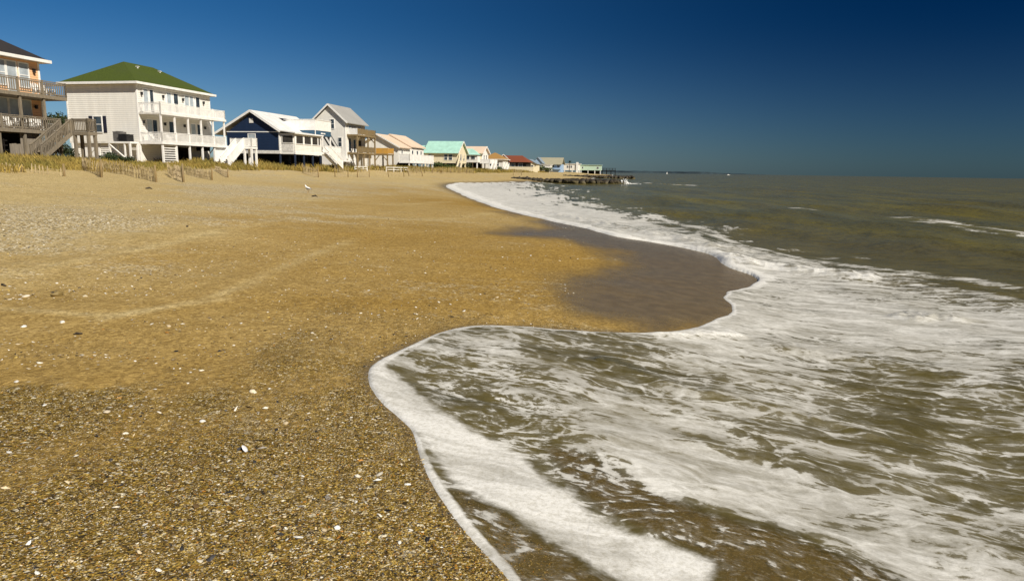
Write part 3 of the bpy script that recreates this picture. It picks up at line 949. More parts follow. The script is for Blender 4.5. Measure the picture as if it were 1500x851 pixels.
def fascia(par, x0, x1, y0, y1, z0, z1, mat, w=.05):
    f = MB()
    f.box(x0, x1, y0 - w, y0, z0, z1); f.box(x0, x1, y1, y1 + w, z0, z1)
    f.box(x0 - w, x0, y0 - w, y1 + w, z0, z1); f.box(x1, x1 + w, y0 - w, y1 + w, z0, z1)
    return f.build('fascia', mat, par)

def gable_body(par, x0, x1, y0, y1, zb, ze, xr, zr, mat, name='wall'):
    return MB().prism_y([(x0, zb), (x1, zb), (x1, ze), (xr, zr), (x0, ze)], y0, y1).build(name, mat, par)

def gable_roof(par, xl, zl, xr, zr, xe, ze, y0, y1, mat, th=.14, name='roof'):
    """left eave, ridge, right eave; extruded along Y"""
    prof = [(xl, zl), (xr, zr), (xe, ze), (xe, ze - th), (xr, zr - th * 1.25), (xl, zl - th)]
    return MB().prism_y(prof, y0, y1).build(name, mat, par)

def rake_trim(par, xl, zl, xr, zr, xe, ze, y, mat, drop=.05, h=.24):
    t_ = MB()
    t_.bar((xl, y, zl - drop - .06), (xr, y, zr - drop - .06), .05, h, (0, 0, 1)); t_.bar((xr, y - .002, zr - drop - .06), (xe, y - .002, ze - drop - .06), .05, h, (0, 0, 1))
    return t_.build('rake_board', mat, par)

def deck(par, x0, x1, y0, y1, z, mat, th=.30, name='deck'):
    return MB().box(x0, x1, y0, y1, z - th, z).build(name, mat, par)

# ================================================================== PEACH HOUSE
G = 0.0
H = empty('beach_house', (-39.0, 58.1, 2.5), ROW, 'peach beach house with charcoal hip roof and two grey wooden decks, at the left edge', 'house', 'houses along the beach')
MB().box(-9, 0, -15, 0, 1.95, 7.62).build('wall', M['peach'], H)
MB().box(.002, .03, -.16, .012, 1.97, 7.6).build('corner_board', M['white'], H)
MB().box(-8.8, -.5, -14.8, -.3, -.5, 1.94).build('understorey_backing', M['dark'], H)  # near-black box paints the shade under the peach house
hip_roof(H, -9.6, .6, -15.6, .6, 7.80, -4.5, -10.5, -4.5, 10.9, M['dark_roof'])
fascia(H, -9.6, .6, -15.6, .6, 7.62, 7.86, M['white'])
MB().box(-9.58, .58, -15.58, .58, 7.63, 7.795).build('soffit', M['white_worn'], H)
for a, w, kind in ((-1.48, .80, 'w'), (-2.55, .78, 'd'), (-3.55, .85, 'w'), (-5.0, .85, 'w'), (-7, .85, 'w')):
    z0 = 5.55 if kind == 'w' else 4.95
    window(H, 'S', 0, a, w, z0, 7.35, M['white'], M['blind'], 1 if kind == 'w' else 0, 'window' if kind == 'w' else 'door')
    window(H, 'S', 0, a - .1, w, z0 - 2.75 if kind == 'w' else 2.2, 4.5, M['white_worn'], M['blind'], 0, 'window' if kind == 'w' else 'door')
lamp(H, 'S', 0, -.62, 6.9); lamp(H, 'S', 0, -.75, 4.05)
deck(H, 0.031, 2.45, -15, 0, 4.85, M['grey_wood'], .28, 'upper_deck')
railing(H, [(2.40, -15, 4.85), (2.40, -.05, 4.85), (.1, -.05, 4.85)], M['grey_wood'], 1.08, .19, .05)
deck(H, 0.031, 2.6, -15, -.9, 2.10, M['grey_wood'], .28, 'lower_deck')
railing(H, [(2.52, -15, 2.10), (2.52, -3.9, 2.10)], M['grey_wood'], 1.0, .19, .05)
railing(H, [(2.52, -3.9, 2.10), (2.52, -.98, 2.10)], M['grey_wood'], 1.0, .19, .05)
for y in (-2.1, -4.2, -6.3, -8.4, -10.5):
    post(H, 2.28, y, 2.1, 4.57, M['grey_wood'], .17)
    post(H, 2.40, y, -.5, 1.82, M['grey_wood'], .17)
post(H, 2.40, -1.0, -.5, 1.82, M['grey_wood'], .17)
# landing and stair towards the viewer
deck(H, 2.62, 5.5, -1.40, -.5, 2.06, M['grey_wood'], .26, 'stair_landing')
railing(H, [(4.05, -1.34, 2.06), (5.44, -1.34, 2.06), (5.44, -.56, 2.06), (2.7, -.56, 2.06)], M['grey_wood'], 1.02, .15, .05)
for x in (4.12, 5.38):
    for y in (-1.28, -.62):
        post(H, x, y, -.6, 1.80, M['grey_wood'], .20)
stairs(H, 3.02, 3.98, -1.45, 2.04, -4.45, -.10, M['grey_wood'])
pl_ = MB()
for k in range(14):
    y = -5.35 + k * .19
    hh = 1.80 if y > -4.55 else .95
    pl_.box(2.16, 2.20, y, y + .175, -.5, hh + .02 * (k % 3))
pl_.build('plank_screen', M['plank'], H)
sl = MB()
for k in range(9):
    y = -2.6 + k * .19
    sl.box(2.16, 2.21, y, y + .075, -.4, 1.80)
sl.build('slat_screen', M['grey_wood'], H)
la = MB()
for k in range(10):
    la.box(2.12, 2.15, -9.4 + k * .4, -9.32 + k * .4, -.4, 1.3); 
for k in range(5):
    la.box(2.152, 2.175, -9.4, -5.5, -.3 + k * .36, -.22 + k * .36)
la.build('lattice', M['dark'], H)
PEACH = H

# ================================================================== GREEN-ROOFED HOUSE
H = empty('beach_house', (-38.5, 71.8, 2.5), ROW, 'white two storey beach house with bright green hip roof and two white balconies', 'house', 'houses along the beach')
MB().box(-8.55, 0, 0, 11.7, 1.90, 7.60).build('wall', M['white_side'], H)
for bx_ in ((-.12, .025, -.025, .12), (-8.575, -8.43, -.025, .1), (-.1, .025, 11.6, 11.725)):
    MB().box(*bx_, 1.9, 7.58).build('corner_board', M['white'], H)
MB().box(-8.3, -.25, .3, 11.4, -.5, 1.895).build('understorey_backing', M['white_side'], H)
MB().box(-8.56, .01, -.03, .28, 1.70, 1.895).build('skirt_board', M['white_worn'], H)
R_ = hip_roof(H, -9.05, .5, -.5, 12.2, 7.80, -4.27, 3.5, 7.9, 10.4, M['green_roof'])
vt = MB(); vt.cyl((-3.2, 4.2, 9.4), (-3.2, 4.2, 9.98), .09); vt.box(-3.34, -3.06, 4.06, 4.34, 9.94, 10.0); vt.build('roof_vent', M['white'], R_)
vt = MB(); vt.cyl((-3.2, 7.6, 9.4), (-3.2, 7.6, 9.95), .09); vt.box(-3.34, -3.06, 7.46, 7.74, 9.91, 9.97); vt.build('roof_vent', M['white'], R_)
fascia(H, -9.05, .5, -.5, 12.2, 7.62, 7.85, M['white'])
MB().box(-9.03, .48, -.48, 12.18, 7.63, 7.795).build('soffit', M['white_worn'], H)
window(H, 'N', 0, -4.93, .94, 2.85, 4.40)
for x in (-5.78, -4.08):
    MB().box(x - .20, x + .20, -.045, .0, 2.78, 4.47).build('shutter', M['shutter'], H)
gd = MB(); gd.box(-7.1, -5.2, .24, .30, -.3, 1.66); gd.build('garage_door', M['white'], H)
zb_ = MB(); zb_.bar((-6.95, .215, .0), (-5.35, .215, 1.55), .05, .14, (0, -1, 0)); zb_.bar((-7.05, .213, 1.55), (-5.25, .213, 1.55), .05, .14); zb_.build('brace', M['white_worn'], [o for o in H.children if o.name.startswith('garage_door')][0])
for k in range(1):
    sl = MB()
    for j in range(9):
        sl.box(-5.1, -.4, .25, .299, -.35 + j * .22, -.23 + j * .22)
    sl.build('slat_screen', M['white'], H)
post(H, -8.2, -.06, -.5, 1.7, M['white'], .18); post(H, -.12, .02, -.5, 1.7, M['white'], .2)
DG = M['glass']; DB = M['blind']
for y, w, pm_ in ((1.22, .62, M['blind']), (2.06, .50, DG), (4.7, .62, DB), (5.78, .70, DG), (7.58, .70, DB), (8.4, .62, DB), (9.45, .66, DG)):
    window(H, 'S', 0, y, w, 5.0, 7.25, M['white'], pm_, 0, 'door' if w > .65 else 'window')
for y, w, pm_ in ((1.47, .7, DB), (2.25, .62, DG), (4.8, .75, DG), (8.4, .75, DB), (9.45, .7, DG)):
    window(H, 'S', 0, y, w, 2.0, 4.2, M['white'], pm_, 0, 'door' if w > .7 else 'window')
for y in (.55, 3.7, 6.85, 10.4):
    lamp(H, 'S', 0, y, 6.75)
    lamp(H, 'S', 0, y, 3.9)
deck(H, .03, 2.64, .02, 10.7, 4.82, M['white_worn'], .16, 'balcony')
MB().box(2.64, 2.70, -.02, 10.74, 4.62, 4.86).build('balcony_fascia', M['white'], H)
railing(H, [(.08, .06, 4.82), (2.58, .06, 4.82), (2.58, 10.62, 4.82), (.08, 10.62, 4.82)], M['white'], 1.02, .15, .055)
deck(H, .03, 2.64, .02, 10.7, 1.88, M['white_worn'], .14, 'lower_deck')
MB().box(2.64, 2.70, -.02, 10.74, 1.66, 1.92).build('deck_fascia', M['white'], H)
MB().box(.03, 2.64, -.04, .016, 1.66, 1.92).build('deck_fascia', M['white'], H)
railing(H, [(.08, .06, 1.88), (2.58, .06, 1.88)], M['white'], 1.0, .15, .05)
railing(H, [(2.58, .06, 1.88), (2.58, 10.62, 1.88)], M['white'], 1.0, .15, .05)
for y in (.12, 2.15, 4.26, 6.4, 8.5, 10.55):
    post(H, 2.50, y, 1.88, 4.64, M['white'], .15)
    post(H, 2.50, y, -.6, 1.74, M['white'], .17)
sl = MB()
for j in range(8):
    sl.box(2.40, 2.44, .2, 2.1, -.2 + j * .24, -.09 + j * .24)
sl.build('slat_screen', M['white'], H)
MB().box(.3, .34, 5.2, 7.0, -.3, 1.5).build('dark_doorway', M['dark'], H)  # flat dark sheet paints the shade inside the opening
MB().box(1.0, 1.9, 7.4, 8.6, 1.2, 1.65).build('hanging_box', M['dark'], H)
MB().box(2.36, 2.42, 8.7, 10.5, -.5, 1.72).build('white_panel', M['white'], H)
# walk to the landing and the beach stair
deck(H, 1.2, 2.66, 10.76, 13.5, 1.86, M['white'], .2, 'walkway')
deck(H, 2.67, 4.85, 12.3, 13.5, 1.85, M['white'], .24, 'stair_landing')
railing(H, [(3.80, 12.36, 1.85), (4.80, 12.36, 1.85), (4.80, 13.44, 1.85), (1.3, 13.44, 1.85)], M['white'], 1.02, .12, .06)
for x in (3.8, 4.72):
    for y in (12.42, 13.36): post(H, x, y, -.7, 1.6, M['white'], .2)
stairs(H, 2.80, 3.75, 12.28, 1.84, 9.1, -.35, M['white'], M['white_worn'], True, True)
GREEN = H

# ================================================================== NAVY HOUSE
H = empty('beach_house', (-33.0, 98.2, 2.5), ROW, 'low navy blue beach house on pilings with white metal roof and screened white porch', 'house', 'houses along the beach')
ZE, ZR, XR = 4.40, 7.40, -4.2
gable_body(H, -8.3, 0, 0, 12, 1.85, 4.28, XR, 6.98, M['navy'])
gable_roof(H, -10.2, 4.12, XR, ZR, .35, 4.56, -.42, 12.3, M['white_roof'], .16)
rake_trim(H, -10.2, 4.12, XR, ZR, .35, 4.56, -.46, M['white'], .06, .30)
MB().box(-8.32, .0, -.04, .02, 4.34, 4.46).build('gable_band', M['white'], H)
MB().box(-8.36, .02, -.05, 12.02, 1.40, 1.845).build('skirt_board', M['white_worn'], H)
MB().box(-.14, .03, -.045, .1, 1.85, 4.26).build('corner_board', M['white'], H)
window(H, 'N', 0, -4.35, 1.05, 2.45, 4.08, M['white'], M['blind'], 1)
MB().box(-4.62, -4.0, -.06, .0, 5.62, 6.28).build('gable_vent', M['white_worn'], H)
# porch
pr = MB().box(.04, 2.3, .04, 7.7, 1.36, 4.22).build('porch', M['white_side'], H)
MB().slab([(.1, -.42, 4.66), (2.62, -.42, 4.33), (2.62, 7.9, 4.33), (.1, 7.9, 4.66)], .12).build('porch_roof', M['white_roof'], H)
MB().box(2.62, 2.66, -.44, 7.92, 4.15, 4.335).build('fascia', M['white'], H)
window(H, 'N', .04, 1.2, 1.6, 2.95, 3.90, M['white_worn'], M['screen'], 0, 'porch_screen')
MB().box(.42, 2.0, .0, .037, 1.75, 2.75).build('porch_panel', M['white_worn'], H)
for y, w in ((1.3, 1.9), (3.6, 1.9), (5.75, 1.6), (7.05, .55)):
    window(H, 'S', 2.3, y, w, 2.85, 3.93, M['white'], M['screen'], 0, 'porch_screen')
MB().box(2.3, 2.36, -.02, 7.72, 1.34, 1.70).build('skirt_board', M['white'], H)
for x in (-8.0, -4.1, -.1, 2.18):
    for y in ((.15, 2.6, 5.2, 7.6, 11.8) if x > -1 else (.15, 6, 11.8)):
        post(H, x, y, -.8, 1.38, M['pile'], .20, 'piling')
MB().box(-8, -.9, 1.6, 1.8, -.8, 1.36).build('understorey_backing', M['dark'], H)  # dark backing added to paint the shade behind the pilings
MB().box(-1.0, -.8, 1.85, 13.8, -.8, 1.36).build('understorey_backing', M['dark'], H)  # second dark sheet for the same under-floor shade
# roof terrace
MB().box(-3.2, 2.3, 6.0, 11.0, 4.24, 5.0).build('terrace_band', M['blue_trim'], H)
tw = MB(); tw.box(-3.2, 2.34, 5.96, 6.04, 5.0, 6.5); tw.box(2.26, 2.342, 6.04, 10.96, 5.0, 6.5); tw.box(-3.2, 2.34, 10.96, 11.04, 5.0, 6.5)
tw.box(-3.2, 2.40, 5.90, 6.10, 6.5, 6.58); tw.box(2.2, 2.40, 6.10, 11.1, 6.5, 6.58)
tw.build('terrace_parapet', M['white'], H)
MB().box(2.28, 2.36, 5.94, 6.06, 4.22, 5.02).build('corner_board', M['white'], H)
sg = MB(); sg.box(2.30, 2.33, 7.75, 8.35, 4.52, 4.72); sg.box(2.30, 2.33, 8.5, 9.1, 4.52, 4.70); sg.build('name_plate', M['white'], H)
MB().slab([(-3.05, 5.1, 6.72), (-2.35, 5.1, 6.27), (-2.35, 7.9, 6.27), (-3.05, 7.9, 6.72)], .05).build('skylight', M['black'], H)
# far deck, door, flights
deck(H, .02, 2.3, 7.75, 14.2, 1.84, M['white'], .4, 'side_deck')
MB().box(.0, .05, 7.8, 11.9, 1.86, 4.2).build('side_wall', M['white_side'], H)
window(H, 'S', .05, 8.9, .8, 1.95, 3.9, M['white'], M['glass'], 0, 'door')
window(H, 'S', .05, 10.2, .5, 2.5, 3.9, M['white'], M['glass'], 0)
post(H, 2.2, 8.3, 1.85, 4.22, M['white'], .16); post(H, 2.2, 10.9, 1.85, 4.22, M['white'], .16)
railing(H, [(2.24, 9.0, 1.84), (2.24, 14.1, 1.84)], M['white'], 1.0, .12, .06, solid=True)
fl = MB()
for x in (1.3, 2.1):
    fl.bar((x, 10.2, 4.5), (x, 13.6, 1.95), .08, .28); fl.bar((x, 10.2, 5.4), (x, 13.6, 2.85), .08, .08)
fl.build('terrace_stair', M['black'], H)
stairs(H, 2.40, 3.4, 8.0, 1.84, 12.6, -.3, M['white'], M['grey_wood'], True, True)
NAVY = H

# ================================================================== TALL WHITE HOUSE
H = empty('beach_house', (-28.7, 118.8, 2.2), ROW, 'tall narrow white beach house with grey gable roof and brown wooden decks', 'house', 'houses along the beach')
gable_body(H, -5.9, 0, 0, 8, -.5, 7.72, -2.95, 10.22, M['white_side'])
gable_roof(H, -6.7, 7.25, -2.95, 10.55, .6, 7.45, -.4, 8.4, M['grey_roof'], .14)
rake_trim(H, -6.7, 7.25, -2.95, 10.55, .6, 7.45, -.43, M['white'], .06, .26)
MB().box(-.12, .03, -.03, .1, -.4, 7.35).build('corner_board', M['white'], H)
window(H, 'N', 0, -2.35, .62, 6.45, 7.95, M['white'], M['glass'], 1)
window(H, 'N', 0, -1.05, .62, 3.45, 4.9, M['white'], M['glass'], 1)
for y, w, z0, z1, p in ((1.6, .8, 5.6, 7.0, M['blind']), (3.6, .4, 6.0, 7.0, DG), (5.5, 1.0, 5.5, 7.0, M['blind']), (1.5, 1.0, 2.7, 4.9, DG), (3.4, .8, 2.6, 4.7, DG), (5.6, 1.2, 2.6, 4.7, M['screen'])):
    window(H, 'S', 0, y, w, z0, z1, M['white'], p, 0)
lamp(H, 'S', 0, 2.7, 6.6)
deck(H, .03, 2.0, .5, 8.1, 5.52, M['olive_wood'], .26, 'upper_deck')
MB().box(.08, 1.97, .49, .55, 5.54, 6.52).build('railing_panel', M['white'], H)
railing(H, [(1.95, .55, 5.52), (1.95, 8.05, 5.52), (.1, 8.05, 5.52)], M['olive_wood'], 1.02, .10, .06)
deck(H, .03, 2.0, .5, 8.0, 2.50, M['olive_wood'], .26, 'lower_deck')
railing(H, [(1.95, .55, 2.5), (1.95, 7.95, 2.5)], M['olive_wood'], 1.05, .13, .05)
deck(H, .03, 4.3, 8.02, 11.0, 2.50, M['olive_wood'], .26, 'side_deck')
MB().box(2.02, 4.28, 8.03, 8.09, 2.5, 3.52).build('railing_panel', M['yellow_wood'], H)
railing(H, [(4.24, 8.15, 2.5), (4.24, 10.9, 2.5)], M['yellow_wood'], 1.02, .10, .06)
for x, y, z0, z1 in ((1.85, .6, -.6, 2.24), (1.85, 3.1, -.6, 2.24), (1.85, 5.6, -.6, 2.24), (1.85, 7.9, -.6, 2.24), (4.15, 8.2, -.6, 2.24), (4.15, 10.8, -.6, 2.24), (2.2, 10.8, -.6, 2.24),
                     (1.85, .6, 2.5, 5.26), (1.85, 5.0, 2.5, 5.26), (1.85, 8.0, 2.5, 5.26)):
    post(H, x, y, z0, z1, M['olive_wood'], .22)
br = MB()
for y in (.7, 5.1):
    br.bar((1.85, y, 4.3), (1.85, y + .9, 5.25), .12, .14)
br.bar((1.85, 8.0, 4.3), (.9, 8.0, 5.25), .12, .14); br.bar((4.15, 8.2, 1.2), (3.2, 8.2, 2.2), .12, .14); br.bar((1.85, 7.9, 1.2), (2.7, 7.9, 2.2), .12, .14)
br.build('brace', M['olive_wood'], H)
MB().box(.03, 1.4, 3.4, 7.4, -.5, 2.2).build('storage_room', M['white_worn'], H)
MB().box(-2.0, .5, -2.2, -.1, .9, 1.15).build('entry_deck', M['white'], H)
stairs(H, .6, 1.5, -.1, 1.1, 1.6, -.3, M['white'], M['white_worn'], True, True)
TALL = H

# ================================================================== TAN-ROOFED HOUSE
H = empty('beach_house', (-23.7, 142.5, 2.0), ROW, 'long white beach house with tan shingle roof and white deck above dark pilings', 'house', 'houses along the beach')
gable_body(H, -9.2, 0, 0, 15.5, 1.5, 4.45, -4.6, 6.9, M['white_side'])
gable_roof(H, -10, 4.2, -4.6, 7.12, .55, 4.42, -.5, 6.4, M['tan_roof'])
gable_roof(H, -9.9, 4.4, -4.5, 7.42, .35, 4.8, 6.42, 16.0, M['tan_roof'], .2)
rake_trim(H, -10, 4.2, -4.6, 7.12, .55, 4.42, -.54, M['white'], .06, .26)
for y, w in ((2.0, .7), (8.2, .9), (11.2, 1.0), (13.6, .8)):
    window(H, 'S', 0, y, w, 2.4, 4.0)
deck(H, .03, 2.4, .1, 15.4, 1.55, M['white'], .3)
railing(H, [(.1, .14, 1.55), (2.36, .14, 1.55), (2.36, 15.3, 1.55)], M['white'], 1.55, .12, .07, solid=True)
MB().box(-9, -2.5, 1.0, 15, -.6, 1.48).build('understorey_backing', M['dark'], H)  # dark box stands in for shade below the floor
for y in (.3, 4, 8, 12, 15.2):
    post(H, 2.2, y, -.7, 1.26, M['white_worn'], .22, 'piling')
    post(H, -.2, y, -.7, 1.5, M['dark'], .26, 'piling')
wl2 = MB(); wl2.prism_y([(-6, -.5), (-1.6, -.5), (0, 1.5), (-6, 1.5)], -.02, .1); wl2.build('ramp_wall', M['white_side'], H)

# ================================================================== AQUA-ROOFED CREAM HOUSE
H = empty('beach_house', (-15.0, 184.1, 2.0), ROW, 'cream beach house on posts with a large plain aqua metal roof', 'house', 'houses along the beach')
MB().prism_x([(0, 1.75), (8.8, 1.75), (8.8, 4.6), (4.4, 7.35), (0, 4.6)], -9.2, 0).build('wall', M['cream'], H)
MB().prism_x([(-.6, 4.42), (4.4, 7.65), (9.4, 4.42), (9.4, 4.28), (4.4, 7.45), (-.6, 4.28)], -9.5, .5).build('roof', M['aqua_roof'], H)
MB().prism_x([(1.2, 4.0), (5, 6.5), (8.8, 4.0), (8.8, 3.8), (5, 6.3), (1.2, 3.8)], -13.2, -9.52).build('rear_roof', M['aqua_roof'], H)
MB().box(-13, -9.25, 2, 8, 1.75, 4.2).build('rear_wall', M['cream'], H)
rk = MB(); rk.bar((.54, -.6, 4.33), (.54, 4.4, 7.53), .06, .3); rk.bar((.54, 4.4, 7.53), (.54, 9.4, 4.33), .06, .3); rk.build('rake_board', M['white'], H)
for x, w in ((-7.6, .9), (-3.2, .8), (-1.9, .9)):
    window(H, 'N', 0, x, w, 2.6, 4.0, M['white'], M['glass'], 1)
window(H, 'S', 0, 3, 1.2, 2.6, 4.1); window(H, 'S', 0, 6, 1.2, 2.6, 4.1)
for x in (-9, -4.6, -.3):
    for y in (.3, 4.4, 8.5):
        post(H, x, y, -.6, 1.74, M['cream'], .34)
stairs(H, .5, 1.5, 1.0, 3.6, -2.6, -.4, M['cream'], M['white'], True, True)
MB().box(-9, -1.2, 7.6, 7.8, -.6, 1.73).build('understorey_backing', M['dark'], H)  # dark sheet in place of shade beneath the cream house

# ================================================================== AQUA PORCH HOUSE
H = empty('beach_house', (-9.7, 208.9, 2.0), ROW, 'white beach house with small aqua hipped porch roof before a tan gable roof', 'house', 'houses along the beach')
MB().prism_x([(0, 2.3), (8, 2.3), (8, 5.2), (4, 7.0), (0, 5.2)], -7.6, 0).build('wall', M['cream'], H)
MB().prism_x([(-.5, 5.05), (4, 7.2), (8.5, 5.05), (8.5, 4.9), (4, 7.02), (-.5, 4.9)], -8, .6).build('roof', M['tan_roof'], H)
rk = MB(); rk.bar((.64, -.5, 4.95), (.64, 4, 7.1), .06, .35); rk.bar((.64, 4, 7.1), (.64, 8.5, 4.95), .06, .35); rk.build('rake_board', M['white'], H)
MB().prism_x([(.02, 2.3), (7.9, 2.3), (7.9, 5.0), (4, 6.8), (.02, 5.0)], .005, .05).build('gable_panel', M['white_side'], H)
MB().box(-6.6, -.6, -2.6, -.02, 2.3, 4.5).build('porch', M['white_side'], H)
hip_roof(H, -7.6, -.2, -3.1, 1.2, 4.52, -.9, -5.0, -2.6, 6.35, M['aqua_roof'], along='X', name='porch_roof')
for x in (-3.7, -2.0):
    window(H, 'N', -2.6, x, 1.2, 3.2, 4.1, M['white'], M['glass'], 0, 'porch_screen')
window(H, 'S', .05, 2.5, 1.2, 3.2, 4.6); window(H, 'S', .05, 5.2, 1.2, 3.2, 4.6)
deck(H, .06, 3.2, -2.4, 7, 2.3, M['white'], .3)
railing(H, [(.1, -2.35, 2.3), (3.15, -2.35, 2.3), (3.15, 6.9, 2.3)], M['white'], 1.0, .14, .07, solid=True)
for x in (-6.4, -3.6, -.8, 2.9):
    for y in (-2.3, 3, 7.0):
        post(H, x, y, -.6, 2.28 if x < 0 else 1.98, M['white'], .3)
MB().box(-6.4, -1, 3.2, 3.4, -.6, 2.28).build('understorey_backing', M['dark'], H)  # dark sheet painting the shade between the posts
stairs(H, 3.4, 4.4, 1.0, 2.2, -2.6, -.2, M['white'], M['white_worn'], True, True)

# ================================================================== BROWN-ROOFED COTTAGE
H = empty('cottage', (-3.7, 237.9, 2.1), ROW, 'small white cottage with orange brown hip roof, between the aqua porch and the red roof', 'house', 'houses along the beach')
MB().box(-7.5, 0, 0, 8, -.6, 3.75).build('wall', M['white_side'], H)
hip_roof(H, -8.1, .6, -.6, 8.6, 3.75, -3.75, 3.0, 5, 6.0, M['brown_roof'])
fascia(H, -8.1, .6, -.6, 8.6, 3.6, 3.78, M['white'])
window(H, 'N', 0, -4.5, 1.0, 1.5, 2.8); window(H, 'N', 0, -2, 1.0, 1.5, 2.8); window(H, 'S', 0, 4, 1.2, 1.5, 2.8)
stairs(H, .5, 1.5, 3, 1.6, -1, -.2, M['white'], M['white_worn'], True, True)

# ================================================================== RED-ROOFED HOUSE
H = empty('beach_house', (5.0, 273.9, 2.1), ROW, 'low beach house with dark red roof and small white gable peak', 'house', 'houses along the beach')
MB().box(-11.6, 0, 0, 9, -.6, 3.3).build('wall', M['screen'], H)
hip_roof(H, -12.4, .9, -.9, 9.9, 3.3, 4.4, -9.4, -2.6, 5.95, M['red_roof'], along='X')
gb = MB().prism_y([(-11.6, 3.9), (-6.6, 3.9), (-9.1, 6.0)], -1.3, 3.5).build('front_gable', M['red_roof'], H)
rk = MB(); rk.bar((-11.9, -1.34, 3.9), (-9.1, -1.34, 6.2), .06, .26); rk.bar((-9.1, -1.342, 6.2), (-6.4, -1.342, 3.9), .06, .26); rk.build('rake_board', M['white'], H)
window(H, 'N', 0, -5.5, 1.6, 1.4, 2.8); window(H, 'N', 0, -2.5, 1.6, 1.4, 2.8); window(H, 'N', 0, -8.5, 1.2, 1.4, 2.8)
pn = MB(); pn.box(-11.0, 3.4, -3.2, -3.0, -.6, 1.5); pn.box(3.3, 3.5, -3.0, 6, -.6, 1.5); pn.build('terrace_wall', M['cream'], H)

# ================================================================== FAR HOUSES
H = empty('cottage', (9.6, 297.2, 2.1), ROW, 'tiny distant cottage with blue grey roof just right of the red roofed house', 'house', 'houses along the beach')
gable_body(H, -6.5, 0, 0, 8, -.6, 3.1, -3.2, 4.7, M['cream']); gable_roof(H, -7, 2.95, -3.2, 4.95, .5, 2.95, -.5, 8.5, M['bluegrey_roof'])
window(H, 'N', 0, -4.4, .9, 1.2, 2.4); window(H, 'N', 0, -1.8, .9, 1.2, 2.4)
H = empty('cottage', (17.0, 323.6, 2.0), ROW, 'distant low white cottage with flat roof behind the dune grass, before the beige roof', 'house', 'houses along the beach')
MB().box(-9.6, 0, 0, 6, .3, 3.0).build('wall', M['white_side'], H); MB().box(-9.9, .3, -.3, 6.3, 3.0, 3.2).build('roof', M['white'], H)
for x in (-9.3, -6, -3, -.3): post(H, x, .2, -.6, .3, M['white_worn'], .3)
window(H, 'N', 0, -7, 1.0, 1.2, 2.3); window(H, 'N', 0, -3, 1.0, 1.2, 2.3)
H = empty('cottage', (14.2, 351.0, 2.1), ROW, 'distant narrow cottage with steep blue grey gable, left of the large beige roof', 'house', 'houses along the beach')
gable_body(H, -4.5, 0, 0, 7, -.6, 4.2, -2.2, 6.6, M['paleblue']); gable_roof(H, -5, 3.9, -2.2, 6.9, .5, 3.9, -.5, 7.5, M['bluegrey_roof'])
window(H, 'N', 0, -2.2, 1.2, 2.0, 3.4)
H = empty('beach_house', (26.2, 380.5, 2.1), ROW, 'distant pale blue house under a very large plain beige roof', 'house', 'houses along the beach')
MB().box(-13.4, -.5, 1, 12, -.6, 3.9).build('wall', M['paleblue'], H)
MB().prism_x([(-.4, 3.8), (5.5, 7.5), (12.6, 3.8), (12.6, 3.6), (5.5, 7.2), (-.4, 3.6)], -14.2, .3).build('roof', M['beige_roof'], H)
MB().box(-13.2, -.7, .0, .95, 1.0, 1.9).build('railing', M['paleblue'], H)
for x in (-11, -8, -5, -2): window(H, 'N', 1, x, 1.4, 2.1, 3.3)
H = empty('motel', (43.5, 457.7, 1.9), ROW, 'distant white one storey building with square pillars, left of the pale green one', 'house', 'houses along the beach')
MB().box(-14.5, 0, 0, 7, 1.0, 5.1).build('wall', M['white_side'], H); MB().box(-15, .4, -.4, 7.4, 5.1, 5.35).build('roof', M['white'], H)
for x in (-14.2, -10, -5, -.3): post(H, x, .3, -1.2, 1.0, M['white'], .5, 'pillar')
MB().box(-2.4, -.9, -.7, .0, -1.2, 6.3).build('white_column', M['white'], H)
for x in (-12.5, -8.2, -6.9, -5.6): window(H, 'N', 0, x, .9, 2.6, 4.0)
H = empty('motel', (57.5, 457.7, 1.9), ROW, 'distant long pale green one storey building on posts at the end of the row', 'house', 'houses along the beach')
MB().box(-13.6, 0, 0, 7, 1.2, 4.5).build('wall', M['palegreen'], H); MB().box(-13.9, .4, -.4, 7.4, 4.5, 4.75).build('roof', M['palegreen'], H)
for x in (-13.2, -8.5, -4, -.4): post(H, x, .3, -1.6, 1.2, M['white'], .4, 'piling')
MB().box(-13, -1, 4, 4.2, -1.6, 1.2).build('understorey_backing', M['dark'], H)  # dark sheet painted for shade under the raised building
window(H, 'N', 0, -2.2, 1.2, 2.2, 3.5); window(H, 'N', 0, -12.2, 1.0, 2.2, 3.5)
# pier
H = empty('wooden_pier', (57.8, 480.0, 0.0), ROW, 'dark wooden pier on posts beyond the pale green building', 'pier')
deck(H, 0, 12.5, 0, 3, 3.3, M['dark'], .35)
railing(H, [(.1, .1, 3.3), (12.4, .1, 3.3)], M['dark'], 1.5, .8, .14, post_every=2.0, postw=.25)
for x in (.3, 3.3, 6.3, 9.3, 12.2):
    for y in (.3, 2.7): post(H, x, y, -2, 2.95, M['dark'], .35, 'piling')

# ================================================================== THINGS ON AND AROUND THE HOUSES
def world_pt(H, x, y, z):
    c, s = math.cos(ROW), math.sin(ROW)
    return (H.location.x + c * x - s * y, H.location.y + s * x + c * y, H.location.z + z)

